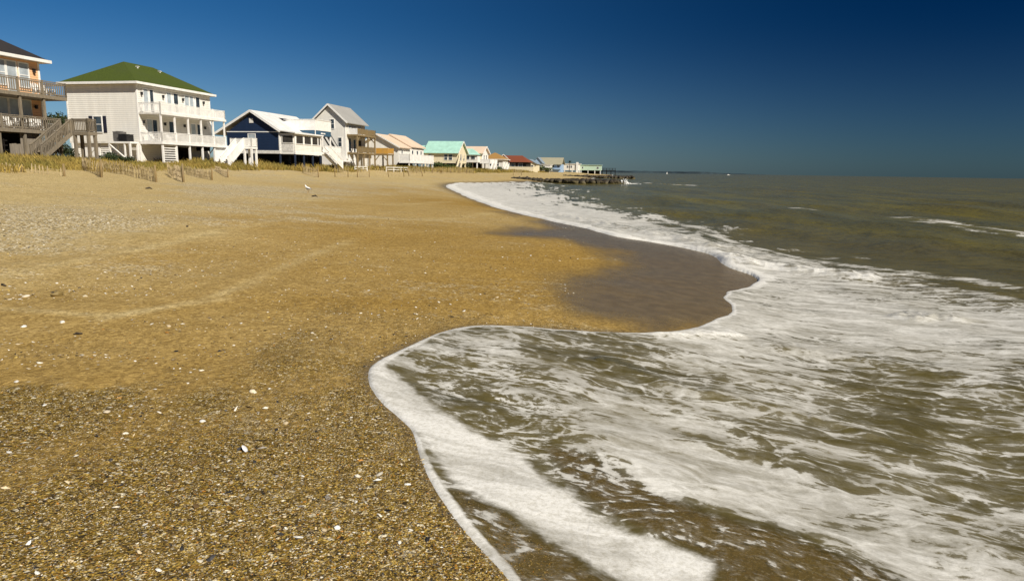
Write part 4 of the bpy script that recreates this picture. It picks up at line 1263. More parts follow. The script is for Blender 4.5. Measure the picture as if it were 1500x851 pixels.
def make_chair():
    r = empty('deck_chair', (0, 0, 0))
    s = MB()
    for k in range(5): s.bar((-.27, .30 - k * .13, .38 - k * .035), (.27, .30 - k * .13, .38 - k * .035), .11, .025)
    s.build('seat', M['white'], r)
    b = MB()
    for k in range(5): b.bar((-.22 + k * .11, -.24, .26), (-.25 + k * .125, -.52, 1.0 - .04 * abs(k - 2)), .095, .025, (0, 1, 0))
    b.build('backrest', M['white'], r)
    for x in (-.31, .31):
        MB().bar((x, .34, 0), (x, .34, .56), .09, .03, (0, 1, 0)).build('leg', M['white'], r)
        MB().bar((x, .30, .36), (x, -.55, .02), .03, .12).build('leg', M['white'], r)
        MB().bar((x, .42, .57), (x, -.42, .57), .13, .03).build('armrest', M['white'], r)
    return r
ch0 = make_chair()
chairs = [(PEACH, 1.3, -5.15, 2.1, 'white slatted chair on the lower deck of the peach house, leftmost in view'),
          (PEACH, 1.5, -4.3, 2.1, 'white slatted chair on the lower peach deck, second from the left'),
          (PEACH, 1.4, -3.4, 2.1, 'white slatted chair on the lower peach deck beside the two open ones'),
          (PEACH, 1.5, -2.5, 2.1, 'white slatted chair on the lower peach deck, third from the stair'),
          (PEACH, 1.7, -1.9, 2.1, 'white slatted chair on the lower peach deck, just left of the stair head'),
          (PEACH, 1.6, -1.35, 2.1, 'white slatted chair on the lower peach deck, nearest the landing'),
          (PEACH, 1.4, -1.6, 4.85, 'white slatted chair on the upper deck of the peach house by its corner post'),
          (PEACH, 1.4, -.7, 4.85, 'white slatted chair at the very end of the upper peach deck'),
          (GREEN, 1.3, .6, 1.88, 'white slatted chair behind the near end railing of the green roofed house'),
          (GREEN, 1.4, 3.0, 1.88, 'white slatted chair behind the seaward railing of the green roofed house')]
for i, (Hh, x, y, z, lb) in enumerate(chairs):
    o = ch0 if i == 0 else copy_tree(ch0)
    o.location = world_pt(Hh, x, y, z + .003)
    o.rotation_euler = (0, 0, ROW - math.pi / 2 + (.5 * ((i * 37 % 10) / 10 - .5)))
    tag(o, lb, 'chair', 'white deck chairs')

# air conditioners on their stand
st_ = empty('equipment_stand', world_pt(GREEN, -1.3, -.85, 0), ROW, 'white timber stand with diagonal brace beside the green roofed house', 'stand')
MB().box(-1.3, 1.3, -.6, .6, 1.66, 1.84).build('platform', M['white'], st_)
for x in (-1.2, 1.2):
    for y in (-.5, .5): MB().box(x - .08, x + .08, y - .08, y + .08, -.8, 1.66).build('leg', M['white'], st_)
MB().bar((-1.15, -.55, 1.55), (.55, -.55, .25), .06, .14, (0, -1, 0)).build('brace', M['white'], st_)
MB().box(.5, .64, -.56, -.44, -.8, 1.66).build('leg', M['white'], st_)
for i, (x, y, w, h, lb) in enumerate(((-1.75, -.75, .85, 1.0, 'taller grey air conditioner unit at the left on the white stand'), (-.85, -.95, .95, .72, 'darker low air conditioner unit at the right on the white stand'))):
    a = empty('air_conditioner', world_pt(GREEN, x, y, 1.842), ROW, lb, 'air conditioner', 'air conditioners beside the green roofed house')
    mt_ = M['acgrey'] if i == 0 else M['black']
    b = MB(); b.box(-w / 2, w / 2, -w / 2, w / 2, .03, h - .05)
    for k in range(8):
        zz = .1 + k * (h - .2) / 8
        b.box(-w / 2 - .015, w / 2 + .015, -w / 2 - .015, w / 2 + .015, zz, zz + .03)
    b.build('casing', mt_, a)
    c = MB().box(-w / 2 - .03, w / 2 + .03, -w / 2 - .03, w / 2 + .03, h - .05, h).build('top_plate', mt_, a)
    g = MB(); g.cyl((0, 0, h), (0, 0, h + .03), w * .4, n=16); g.build('fan_grille', M['black'], a)

# ================================================================== SAND FENCES
def sand_fence(p0, p1, hgt, label, lean=0.0, step=.2, posts=2, seed=0, wob=.12, postup=.25):
    r = random.Random(seed)
    a = ground(*p0); b = ground(*p1)
    L = math.hypot(b[0] - a[0], b[1] - a[1])
    base = empty('sand_fence', a, 0, label, 'fence', 'slatted sand fences at the foot of the dune')
    m = MB(); n = max(3, int(L / step)); tops = []
    dx, dy = (b[0] - a[0]) / L, (b[1] - a[1]) / L
    for k in range(n + 1):
        f = k / n
        sag = math.sin(f * math.pi * 2 + seed) * .06
        x = a[0] + (b[0] - a[0]) * f - dy * sag; y = a[1] + (b[1] - a[1]) * f + dx * sag
        z = float(terrain(x, y))
        if r.random() < .05: continue
        hh = hgt * (1 + r.uniform(-wob, wob))
        lx = lean * .3 + r.gauss(0, .03) + math.sin(f * 5 + seed) * .03; ly = r.gauss(0, .05)
        p = Vector((x - a[0], y - a[1], z - a[2] - .15))
        q = Vector((x - a[0] + lx * hh, y - a[1] + ly * hh, z - a[2] + hh))
        m.bar(p, q, .042, .014, (dx * .02 - dy, dy * .02 + dx, 0))
        tops.append((x - a[0] + lx * hh * .7, y - a[1] + ly * hh * .7, z - a[2] + hh * .7))
    for t0, t1 in zip(tops[:-1], tops[1:]):
        m.bar(t0, t1, .012, .012); 
        m.bar((t0[0] * 1, t0[1], t0[2] - hgt * .4), (t1[0], t1[1], t1[2] - hgt * .4), .012, .012)
    m.build('slats', M['picket'], base)
    for k in range(posts):
        f = 1 - k / max(posts - 1, 1) if posts > 1 else 1.0
        x = a[0] + (b[0] - a[0]) * f + r.uniform(-.03, .03); y = a[1] + (b[1] - a[1]) * f
        z = float(terrain(x, y))
        pm_ = MB().cyl((x - a[0], y - a[1] - .05, z - a[2] - .4), (x - a[0] + lean * .25 + r.uniform(-.04, .04), y - a[1] - .05, z - a[2] + hgt + postup * r.uniform(.6, 1.1)), .065, .055, 8)
        pm_.build('fence_post', M['post'], base, True)
    return base
sand_fence((-60, 240), (34, 252), .36, 'low half buried run of pale slats at the far left below the peach house', 0, .17, 2, 1, postup=.0)
sand_fence((46, 253), (95, 258), .42, 'half buried slat run ending in a leaning post, left of the paired fences', .2, .17, 1, 2)
sand_fence((120, 249), (150, 260), .75, 'short dark run of close slats ending at a post below the stair landing', .2, .15, 1, 3)
sand_fence((152, 251), (230, 267), .72, 'long slat run sloping down to a thick post below the green roofed house', 0, .17, 1, 4)
sand_fence((248, 256), (269, 267), .85, 'steep short slat run with its own post, right of the thick post', -.1, .15, 1, 5)
sand_fence((272, 255), (311, 264), .62, 'slat run with broken gaps reaching the post below the white beach stair', 0, .15, 1, 6)
sand_fence((314, 250), (334, 260), .5, 'small slat run right of the beach stair of the green roofed house', .1, .14, 1, 7)
sand_fence((444, 253), (467, 260), .95, 'dense slat run below the porch of the navy house', -.2, .2, 2, 8)
sand_fence((491, 259.5), (510, 260), 1.1, 'sand fence panel between two posts, left of the yellow dune tuft', 0, .2, 2, 9)
sand_fence((524, 259.5), (541, 260), 1.15, 'sand fence panel between two posts below the brown decks', 0, .2, 2, 10)
sand_fence((553, 258.5), (570, 259.5), 1.1, 'leaning run of slats right of the brown decks', -.9, .3, 1, 11)
sand_fence((577, 258.5), (592, 259), 1.1, 'loose slats below the left part of the long white deck', -.5, .3, 1, 12)
sand_fence((600, 258.3), (620, 258.6), 1.1, 'strongly leaning posts and slats below the right part of the white deck', -1.2, .5, 2, 13)
sand_fence((598, 253.8), (645, 254.5), 1.0, 'long grey slat run before the cream house with the aqua roof', 0, .28, 5, 14)
sand_fence((647, 254.5), (694, 254.8), 1.0, 'far grey slat run before the aqua porch house', 0, .3, 5, 15)
sand_fence((752, 257), (764, 257.3), 1.3, 'far weathered slat panel beside the start of the rock groyne', 0, .25, 2, 16)

# white board fence near the tan-roofed house
def board_fence(p0, p1, h, label):
    a = ground(*p0); b = ground(*p1)
    r = empty('board_fence', a, 0, label, 'fence')
    d = Vector((b[0] - a[0], b[1] - a[1], 0)); U = Vector((0, 0, 1))
    m = MB()
    for k in range(2): m.bar(U * (h * (.45 + .45 * k)), d + U * (h * (.45 + .45 * k)), .04, .13)
    m.build('rails', M['white_worn'], r)
    for k in range(4): post(r, d.x * k / 3, d.y * k / 3, -.5, h, M['white_worn'], .13)
board_fence((566, 252), (598, 252), .9, 'white two rail board fence before the dark pilings of the tan roofed house')
board_fence((520, 250.6), (538, 250.6), .8, 'low white two rail fence at the foot of the tall white house')

# ================================================================== ROCK GROYNES
def rock_mesh(seed, sub=3):
    import bmesh
    bm = bmesh.new()
    bmesh.ops.create_icosphere(bm, subdivisions=sub, radius=1.0)
    r = np.random.default_rng(seed)
    dirs = r.normal(size=(9, 3)); dirs /= np.linalg.norm(dirs, axis=1)[:, None]
    cut = r.uniform(.55, .9, 9)
    for v in bm.verts:
        p = np.array(v.co)
        for dd, cc in zip(dirs, cut):
            s_ = p @ dd
            if s_ > cc: p = p - dd * (s_ - cc) * .85
        nz = fbm(np.array([p[0] * 2.1 + seed]), np.array([p[1] * 2.1 + p[2] * 1.7]), 3, seed)[0]
        p = p * (1 + .16 * nz)
        v.co = p
    me = bpy.data.meshes.new('boulder'); bm.to_mesh(me); bm.free()
    me.polygons.foreach_set('use_smooth', [False] * len(me.polygons))
    return me
t = NT('wet_groyne_rock')
p = t.obj(); zz = t.sep(t.pos())[2]
n1 = t.noise(p, 1.6, 6, .65)
c = t.mix(t.mapr(n1, .3, .7), (.016, .012, .008), (.070, .054, .032))
c = t.mix(t.mapr(t.math('ADD', zz, t.math('MULTIPLY', t.noise(p, .9, 4), .9)), .95, .55, 0, .75), c, (.15, .12, .05))
M['rock'] = t.done(t.bsdf(c, .7, .4, 0, t.bump(n1, .8, .12)))
rmesh = [rock_mesh(100 + i) for i in range(6)]
for me in rmesh: me.materials.append(M['rock'])
def rocks(p0, p1, n, smin, smax, half, zoff, label, group, seed, top=.66):
    r = random.Random(seed)
    a, b = Vector((*p0, 0)), Vector((*p1, 0)); d = (b - a); nn = Vector((-d.y, d.x, 0)).normalized()
    for i in range(n):
        f = (i + r.uniform(0, 1)) / n
        c = a + d * f + nn * r.uniform(-half, half)
        s_ = r.uniform(smin, smax) * (.55 + .45 * min(1, f * 2.2))
        z = max(float(terrain(c.x, c.y)), -.5)
        o = bpy.data.objects.new('boulder', rmesh[i % 6]); C.objects.link(o)
        sz_ = s_ * r.uniform(.62, .95)
        o.location = (c.x, c.y, max(z, -.15) + s_ * zoff if zoff < .28 or zoff > .6 else top - .78 * sz_ + r.uniform(-.07, .07))
        o.scale = (s_ * r.uniform(.85, 1.3), s_ * r.uniform(.8, 1.1), sz_)
        o.rotation_euler = (r.uniform(-.3, .3), r.uniform(-.3, .3), r.uniform(0, 6.28))
        tag(o, label, 'boulder', group)
rocks((-.3, 134), (8, 128.5), 55, .38, .60, .7, .25, 'brown boulder in the landward tail of the nearer rock groyne', 'boulders in the tail of the nearer groyne', 1)
rocks((6.5, 129), (18.8, 121.0), 95, .60, 1.05, 1.2, .34, 'dark wet boulder in the seaward head of the nearer rock groyne', 'boulders in the head of the nearer groyne', 2)
rocks((17, 238), (39.5, 228), 60, .6, 1.25, 1.8, .28, 'dark boulder in the farther low rock groyne behind the nearer one', 'boulders of the farther groyne', 3, .85)
rocks((22.0, 126), (30, 124), 14, .3, .5, .5, -.12, 'dark rock barely awash at the seaward end of the nearer groyne', 'awash rocks off the nearer groyne', 4)

# spray where the swell hits the groyne head
def blobs(name, items, mat, label=None, cat=None, kind=None):
    import bmesh
    V = []; Fs = []
    for (x, y, z, s_) in items:
        bm = bmesh.new(); bmesh.ops.create_icosphere(bm, subdivisions=2, radius=1)
        n0 = len(V)
        for v in bm.verts:
            k = s_ * (1 + .5 * fbm(np.array([v.co.x * 2 + x]), np.array([v.co.y * 2 + v.co.z * 3 + y]), 3, 3)[0])
            V.append((x + v.co.x * k, y + v.co.y * k, z + v.co.z * k))
        Fs += [tuple(v.index + n0 for v in f.verts) for f in bm.faces]
        bm.free()
    o = link_mesh(name, V, Fs, mat, None, True)
    return tag(o, label, cat, None, kind)
M['spray'] = plain('white_spray', (.86, .85, .82), .8, .05, 4)
items = []
for i in range(130):
    f = rng.random()
    items.append((18.9 + f * 3.2 + rng.normal(0, .15), 119.4 + rng.normal(0, .3), max(.02, (.85 * math.exp(-((f - .1) / .14) ** 2) * rng.random() + .05 * rng.random())), rng.uniform(.04, .15) * (1.2 - .8 * f)))
blobs('sea_spray', items, M['spray'], 'burst of white spray at the seaward head of the nearer groyne', 'spray', 'stuff')

# ================================================================== BOATS FAR OUT
def boat(x, y, L, label, sail):
    r = empty('sailing_boat' if sail else 'motor_boat', (x, y, 0), .3, label, 'boat')
    hull = MB(); V = []
    for (fx, w, z) in ((-.5, .16, .05), (-.2, .2, .05), (.2, .17, .06), (.5, .01, .09)):
        V += [(fx * L, -w * L * .7, -.05 * L), (fx * L, w * L * .7, -.05 * L), (fx * L, w * L, z * L), (fx * L, -w * L, z * L)]
    Fs = [(0, 1, 2, 3), (15, 14, 13, 12)]
    for k in range(3):
        for j in range(4): Fs.append((k * 4 + j, k * 4 + 4 + j, k * 4 + 4 + (j + 1) % 4, k * 4 + (j + 1) % 4))
    hull.add(V, Fs).build('hull', M['white'], r)
    MB().box(-.2 * L, .12 * L, -.1 * L, .1 * L, .06 * L, .2 * L).build('cabin', M['white_worn'], r)
    if sail:
        MB().cyl((.05 * L, 0, .08 * L), (.05 * L, 0, 1.1 * L), .012 * L).build('mast', M['white'], r)
        MB().prism_y([(.03 * L, .2 * L), (-.42 * L, .2 * L), (.03 * L, 1.05 * L)], -.01 * L, .01 * L).build('sail', M['white'], r)
boat(332, 1500, 4.6, 'tiny white sailing boat far out on the horizon, left one of the two boats', True)
boat(376, 1215, 7.5, 'tiny low white motor boat far out on the horizon, right one of the two boats', False)

# ================================================================== PLANTS
def leaf_cloud(name, items, n, size, mat, parent=None, squash=1.0, seed=0, blade=False):
    """many small leaf faces through the volume of several clumps; items: (x,y,z,rx,ry,rz)"""
    r = np.random.default_rng(seed)
    it = np.array(items, float)
    vol = (it[:, 3] * it[:, 4] * it[:, 5]) ** (2 / 3)
    ci = r.choice(len(it), n, p=vol / vol.sum())
    u = r.normal(size=(n, 3)); u /= np.linalg.norm(u, axis=1)[:, None]
    rad = r.random(n) ** .45
    wob = 1 + .35 * fbm(u[:, 0] * 2.2 + ci, u[:, 1] * 2.2 + u[:, 2] * 2.2, 3, seed)
    c = it[ci, :3] + u * it[ci, 3:6] * (rad * wob)[:, None]
    a = r.normal(size=(n, 3)); a /= np.linalg.norm(a, axis=1)[:, None]
    b = np.cross(a, r.normal(size=(n, 3))); b /= np.linalg.norm(b, axis=1)[:, None] + 1e-9
    s_ = size * r.uniform(.6, 1.4, n)[:, None]
    a = a * s_; b = b * s_ * .55
    V = np.stack([c - a, c - b, c + a, c + b], 1).reshape(-1, 3)
    F = np.arange(4 * n).reshape(-1, 4)
    tint = np.repeat(np.clip(r.normal(.5, .25, n) , 0, 1), 4)
    return np_mesh(name, V, F, mat, False, {'tint': tint}, parent)
M['leaf_dark'] = leafmat('dark_shrub_leaves', (.020, .034, .012), (.062, .082, .026))
M['leaf_mid'] = leafmat('green_leaves', (.035, .060, .014), (.10, .125, .030))
M['bark'] = wood('bark', (.13, .10, .07), .3)
def shrub(u, v, w, h, label, mat='leaf_dark', n=1500, seed=0, depth=None, size=.09):
    g = ground(u, v)
    if depth:
        d = pix_ray(u, v); k = depth / d.y
        g = (d.x * k, depth, float(terrain(d.x * k, depth)))
    r = random.Random(seed)
    o = empty('shrub', g, 0, label, 'shrub', 'shrubs on the dune')
    it = []
    for k in range(6):
        s_ = r.uniform(.35, .6)
        it.append((r.uniform(-.4, .4) * w, r.uniform(-.3, .3) * w, h * r.uniform(.3, .72), w * s_ * .7, w * s_ * .7, h * s_ * .65))
    leaf_cloud('foliage', it, n, size, M[mat], o, seed=seed)
    st = MB()
    for k in range(5): st.cyl((r.uniform(-.1, .1), r.uniform(-.1, .1), -.1), (r.uniform(-.3, .3) * w, r.uniform(-.3, .3) * w, h * .6), .03, .012, 6)
    st.build('stems', M['bark'], o)
shrub(88, 222, 2.0, 2.3, 'dark shrub under the stair landing of the peach house', n=1500, seed=1, depth=61)
shrub(160, 228, 1.8, 1.0, 'low dark shrub in front of the air conditioner stand', n=1100, seed=2, depth=66)
shrub(183, 228, 1.4, .8, 'small dark shrub right of the stand brace', n=800, seed=3, depth=66)
shrub(298, 236, 1.2, .9, 'small green shrub left of the white beach stair', 'leaf_mid', 700, 4, depth=78)
shrub(306, 238, .8, .6, 'tiny green shrub right beside the white stair foot', 'leaf_mid', 400, 5, depth=77.5)
shrub(640, 246, 3.0, 2.4, 'green shrub under the left half of the cream house', 'leaf_mid', 900, 6, depth=176, size=.16)
shrub(656, 246, 3.4, 2.0, 'yellow green shrub under the right half of the cream house', 'leaf_mid', 900, 7, depth=176, size=.16)
shrub(681, 246, 3.0, 2.6, 'dark shrub between the cream house and the aqua porch', 'leaf_dark', 900, 8, depth=199, size=.18)
shrub(729, 246, 3.0, 1.6, 'green shrub before the brown roofed cottage', 'leaf_mid', 600, 9, depth=228, size=.2)
shrub(790, 248, 5, 3.4, 'rounded green shrub before the distant beige roof', 'leaf_mid', 700, 10, depth=325, size=.3)
shrub(799, 248, 5, 3.0, 'second rounded green shrub below the right part of the beige roof', 'leaf_mid', 700, 11, depth=325, size=.3)
shrub(777, 249, 4, 2.0, 'small distant green shrub before the flat roofed cottage', 'leaf_mid', 500, 12, depth=310, size=.3)

def tree(px, depth, top_px, w, label, seed):
    d = pix_ray(px, 230); k = depth / d.y
    x = d.x * k; z0 = 2.5
    hz = 250.5 + (px - 750) * .015
    top = CAM_Z + (hz - top_px) * depth / 1000 - z0
    o = empty('tree', (x, depth, z0), 0, label, 'tree', 'trees behind the houses')
    r = random.Random(seed)
    tk = MB().cyl((0, 0, -.2), (.1, 0, top * .55), .22, .12, 10)
    for k in range(6):
        a = k * 1.05 + r.random()
        tk.cyl((.08, 0, top * (.35 + .04 * k)), (math.cos(a) * w * .4, math.sin(a) * w * .4, top * r.uniform(.65, .85)), .09, .03, 6)
    tk.build('trunk', M['bark'], o, True)
    it = [(math.cos(a) * w * r.uniform(.15, .38), math.sin(a) * w * r.uniform(.15, .38), top * r.uniform(.66, .86), w * r.uniform(.16, .3), w * r.uniform(.16, .3), top * r.uniform(.09, .15)) for a in [r.uniform(0, 6.28) for _ in range(13)]]
    leaf_cloud('crown', it, 3500, .14, M['leaf_dark'], o, seed=seed)
tree(72, 92, 168, 5.0, 'dark green tree top behind the gap, nearer the peach house', 21)
tree(92, 95, 171, 4.6, 'dark green tree top behind the gap, nearer the green roofed house', 22)
tree(306, 118, 203, 5.0, 'dark tree top behind the left eave of the navy house', 23)

# palm
d = pix_ray(834, 240); k = 430 / d.y
o = empty('palm_tree', (d.x * k, 430, 2.0), 0, 'distant palm tree rising behind the white building with pillars', 'tree')
MB().cyl((0, 0, -.5), (.3, 0, 6.4), .22, .15, 8).build('trunk', M['bark'], o, True)
fr = MB()
for i in range(26):
    a = i * 2.4; el = .9 - 1.7 * ((i * 7) % 26) / 26
    p0 = Vector((.3, 0, 6.4)); prev = p0
    for s_ in range(5):
        f = (s_ + 1) / 5
        q = p0 + Vector((math.cos(a) * 1.9 * f * math.cos(el), math.sin(a) * 1.9 * f * math.cos(el), 1.7 * f * math.sin(el) - .9 * f * f))
        fr.bar(prev, q, .34 * (1.1 - f), .02); prev = q
fr.build('fronds', M['leaf_dark'], o)

# dune grass
t = NT('dune_grass_blades')
tn = t.attr('tint')
gp = t.noise(t.pos(), .35, 4, .6)
c = t.mix(tn, (.15, .105, .024), (.46, .33, .085))
c = t.mix(t.mapr(gp, .40, .62, 0, .6), c, t.mix(tn, (.065, .075, .018), (.22, .20, .045)))
M['grass'] = t.done(t.bsdf(c, .7, .2))
def grass(n, ylo, yhi, tlo, thi, hmin, hmax, wid, seed):
    r = np.random.default_rng(seed)
    u = r.random(n)
    y = ylo * (yhi / ylo) ** u
    tt_ = tlo + (thi - tlo) * r.random(n) ** .8
    x = shore(y) - tt_
    dn = fbm(x / 3.0, y / 3.0, 4, 15)
    ok = (dn > -.22 - .5 * sstep(tlo, tlo + 4, tt_) + .15) & ((tt_ - tlo) > 2.5 * (fbm(x / 4, y / 4, 3, 19) + .35))
    x, y = x[ok], y[ok]; n = len(x)
    z = terrain(x, y)
    h = r.uniform(hmin, hmax, n) * (1 + 1.1 * fbm(x / 2.4, y / 2.4, 3, 16)) * (1 + .5 * sstep(60, 90, y) * (y < 110))
    a = r.uniform(0, 6.28, n); ln = r.uniform(.1, .65, n) * h
    dx, dy = np.cos(a) * ln - .12 * h, np.sin(a) * ln
    b = r.uniform(0, 6.28, n); w = wid * r.uniform(.6, 1.5, n)
    bx, by = np.cos(b) * w, np.sin(b) * w
    V = np.stack([np.stack([x - bx, y - by, z - .05], 1), np.stack([x + bx, y + by, z - .05], 1),
                  np.stack([x + dx * .4 + bx * .7, y + dy * .4 + by * .7, z + h * .6], 1), np.stack([x + dx, y + dy, z + h], 1)], 1).reshape(-1, 3)
    F = np.arange(4 * n).reshape(-1, 4)
    tint = np.repeat(np.clip(r.normal(.5, .3, n), 0, 1), 4)
    return V, F, tint
parts = [grass(70000, 28, 110, 24.0, 40, .15, .36, .012, 1), grass(9000, 28, 110, 26, 38, .24, .46, .012, 2), grass(34000, 74, 118, 23.2, 36, .28, .62, .022, 4), grass(30000, 110, 330, 23, 38, .35, .8, .05, 3)]
V = np.vstack([p[0] for p in parts]); off = np.cumsum([0] + [len(p[0]) for p in parts[:-1]])
F = np.vstack([p[1] + o_ for p, o_ in zip(parts, off)]); tint = np.concatenate([p[2] for p in parts])
go = np_mesh('dune_grass', V, F, M['grass'], False, {'tint': tint})
tag(go, 'yellow green dune grass covering the ridge below the houses', 'grass', None, 'stuff')

# ================================================================== SHELLS, GRAVEL AND STRAY THINGS
t = NT('shell_chips')
cc = t.attr('tintc', 'Color')
n_ = t.noise(t.pos(), 60, 3)
M['chips'] = t.done(t.bsdf(t.mix(t.mapr(n_, .3, .7, 0, .4), cc, t.mix(1.0, cc, (.55, .5, .42), 'MULTIPLY')), .55, .35))
PAL = np.array([(.72, .66, .54), (.62, .50, .32), (.50, .35, .09), (.38, .24, .04), (.045, .042, .042), (.025, .024, .024), (.16, .10, .04), (.28, .25, .21), (.45, .20, .03), (.80, .77, .70)])
def chips(name, n, rlo, rhi, alo, ahi, s0, s1, pal_w, dens_fn, seed, flat=.45, lift=.3, rp=1.0):
    r = np.random.default_rng(seed)
    R_ = rlo * (rhi / rlo) ** r.random(n) if rp == 1 else (rlo ** 2 + (rhi ** 2 - rlo ** 2) * r.random(n)) ** .5
    A_ = np.radians(r.uniform(alo, ahi, n))
    x, y = np.sin(A_) * R_, np.cos(A_) * R_
    ok = r.random(n) < dens_fn(x, y)
    x, y = x[ok], y[ok]; n = len(x)
    e_ = edge_dist(x, y)
    ok = e_ < .3
    x, y, e_ = x[ok], y[ok], e_[ok]; n = len(x)
    z = terrain(x, y)
    s_ = s0 * (s1 / s0) ** (r.random(n) ** 2.2)
    T = np.array([(1, 0, 0), (.45, .75, .1), (-.5, .8, 0), (-1, .05, .1), (-.4, -.75, 0), (.55, -.7, .08), (.1, .05, .8), (0, 0, -.6)])
    TF = np.array([(0, 1, 6), (1, 2, 6), (2, 3, 6), (3, 4, 6), (4, 5, 6), (5, 0, 6), (1, 0, 7), (2, 1, 7), (3, 2, 7), (4, 3, 7), (5, 4, 7), (0, 5, 7)])
    a = r.uniform(0, 6.28, n); ca_, sa_ = np.cos(a), np.sin(a)
    P_ = T[None] * (1 + r.uniform(-.3, .3, (n, 8, 3)))
    P_ = P_ * np.stack([s_ * r.uniform(.7, 1.2, n), s_ * r.uniform(.4, .9, n), s_ * flat * r.uniform(.5, 1.3, n)], 1)[:, None, :]
    tx, ty = r.normal(0, .25, n)[:, None], r.normal(0, .25, n)[:, None]
    zz_ = P_[..., 2] + P_[..., 0] * tx + P_[..., 1] * ty
    xx = P_[..., 0] * ca_[:, None] - P_[..., 1] * sa_[:, None]; yy = P_[..., 0] * sa_[:, None] + P_[..., 1] * ca_[:, None]
    V = np.stack([xx + x[:, None], yy + y[:, None], zz_ + (z + s_ * flat * lift)[:, None]], -1).reshape(-1, 3)
    F = (TF[None] + (np.arange(n) * 8)[:, None, None]).reshape(-1, 3)
    w = np.array(pal_w, float); w /= w.sum()
    col = PAL[r.choice(len(PAL), n, p=w)] * r.uniform(.75, 1.2, (n, 1))
    return np_mesh(name, V, F, M['chips'], False, {'tintc': np.repeat(np.clip(col, 0, .9), 8, 0)})
GX = [(0, 585, 1), (150, 585, 1), (300, 585, .9), (0, 556, .05), (150, 556, .06), (280, 558, .25), (200, 520, .14), (100, 470, .05), (300, 480, .12), (400, 560, .8), (450, 520, .6),
      (550, 470, .4), (700, 440, .25), (600, 420, .15), (500, 400, .1), (300, 430, .04), (800, 440, .2), (500, 600, .85), (300, 700, 1), (600, 760, .8), (100, 800, 1), (450, 830, 1), (900, 420, .1),
      (700, 380, .1), (600, 330, .04), (100, 520, .3)]
gravel_dens = lambda x, y: np.clip(idw(GX, x, y, 3.4) + .25 * fbm(x / .4, y / .4, 3, 23), 0, 1)
g_ = chips('shell_gravel', 120000, 1.9, 9.5, -44, 4, .0027, .0085, (2, 8, 20, 15, 10, 7, 16, 3, 5, 1), gravel_dens, 31)
tag(g_, 'coarse shell gravel of ochre, black and cream chips covering the near sand', 'gravel', None, 'stuff')
SH = [(0, 330, .9), (100, 322, 1), (200, 330, .75), (280, 322, .6), (60, 345, .8), (150, 360, .4), (300, 350, .3), (370, 277, 1), (300, 280, .7), (440, 300, .9), (430, 290, .8), (340, 312, .7), (400, 312, .6), (200, 275, .25),
      (500, 300, .12), (600, 300, .05), (560, 350, .05), (100, 395, .35), (0, 405, .5), (200, 368, .4), (0, 432, .5), (100, 425, .5), (200, 430, .5), (300, 435, .35), (380, 430, .2), (50, 470, .2), (200, 480, .16),
      (300, 470, .1), (100, 520, .3), (250, 525, .3), (330, 500, .15), (450, 450, .12), (700, 350, .04), (250, 262, .03), (0, 285, .12), (450, 262, .2), (550, 265, .25), (650, 262, .2), (650, 300, .01), (700, 420, .1), (900, 420, .08), (430, 525, .35), (450, 620, .08), (200, 700, .07), (700, 620, 0)]
TIDE = [smooth_line(pts(l_), 6) for l_ in ([(-20, 434), (100, 424), (200, 428), (330, 434), (430, 446)], [(20, 516), (120, 520), (260, 526), (340, 518), (420, 524)], [(-20, 410), (120, 384), (200, 368), (300, 345), (440, 312), (640, 290)],
        [(330, 312), (400, 305), (455, 300)], [(180, 545), (300, 540), (400, 552)], [(380, 262), (520, 266), (640, 262)])]
def shell_dens(x, y):
    d_ = idw(SH, x, y, 3.6) * .8
    for l_ in TIDE:
        q, _ = seg_dist(l_, x, y)
        d_ = d_ + .75 * np.exp(-(q / (.02 * np.hypot(x, y))) ** 2)
    return np.clip(d_ * (1 + 2.2 * fbm(x / 1.2, y / .5, 3, 29)), 0, 1)
g_ = chips('shell_litter', 48000, 3.0, 46, -44, 6, .007, .026, (14, 14, 6, 3, 6, 4, 4, 5, 2, 9), shell_dens, 37, .4, .35)
tag(g_, 'scattered broken shells, mostly white, lying in tide lines over the sand', 'shells', None, 'stuff')

# single finds one can point at
def find(name, u, v, size, col, label, cat, seed, flat=.6, mat=None):
    g = ground(u, v)
    me = rock_mesh(200 + seed, 3)
    me.name = name
    me.materials.append(mat or plain('find_' + name, col, .6, .2, 30))
    me.polygons.foreach_set('use_smooth', [True] * len(me.polygons))
    o = bpy.data.objects.new(name, me); C.objects.link(o)
    o.location = (g[0], g[1], float(terrain(g[0], g[1])) + size * flat * .35)
    o.scale = (size, size * .75, size * flat); o.rotation_euler = (.15, .1, seed * 1.3)
    return tag(o, label, cat)
find('stone', 83, 434, .075, (.24, .17, .06), 'largest rounded ochre stone on bare sand at mid left', 'stone', 1, .7)
find('stone', 3, 578, .028, (.50, .26, .02), 'orange stone at the left edge of the photo by the gravel line', 'stone', 2, .6)
find('stone', 174, 584, .022, (.36, .20, .05), 'amber stone at the edge of the gravel, lower left', 'stone', 3, .6)
find('shell', 24, 563, .030, (.74, .70, .62), 'chalk white shell lump at the upper edge of the gravel, far left', 'shell', 4, .7)
find('shell', 371, 575, .030, (.66, .58, .42), 'pale cream shell lying where gravel meets sand, middle left', 'shell', 5, .6)
find('shell', 297, 617, .024, (.80, .78, .72), 'jagged white shell fragment on the gravel above the tilted shell', 'shell', 6, .4)
find('shell', 125, 435, .035, (.70, .62, .45), 'cream shell right of the largest ochre stone', 'shell', 7, .5)
find('shell', 38, 435, .045, (.68, .60, .46), 'long pale shell left of the largest ochre stone', 'shell', 8, .4)
find('shell', 91, 473, .032, (.74, .70, .62), 'white shell below the largest ochre stone with dark hollow', 'shell', 9, .5)
find('shell', 35, 479, .028, (.76, .74, .68), 'small white shell on bare sand near the left edge', 'shell', 10, .5)
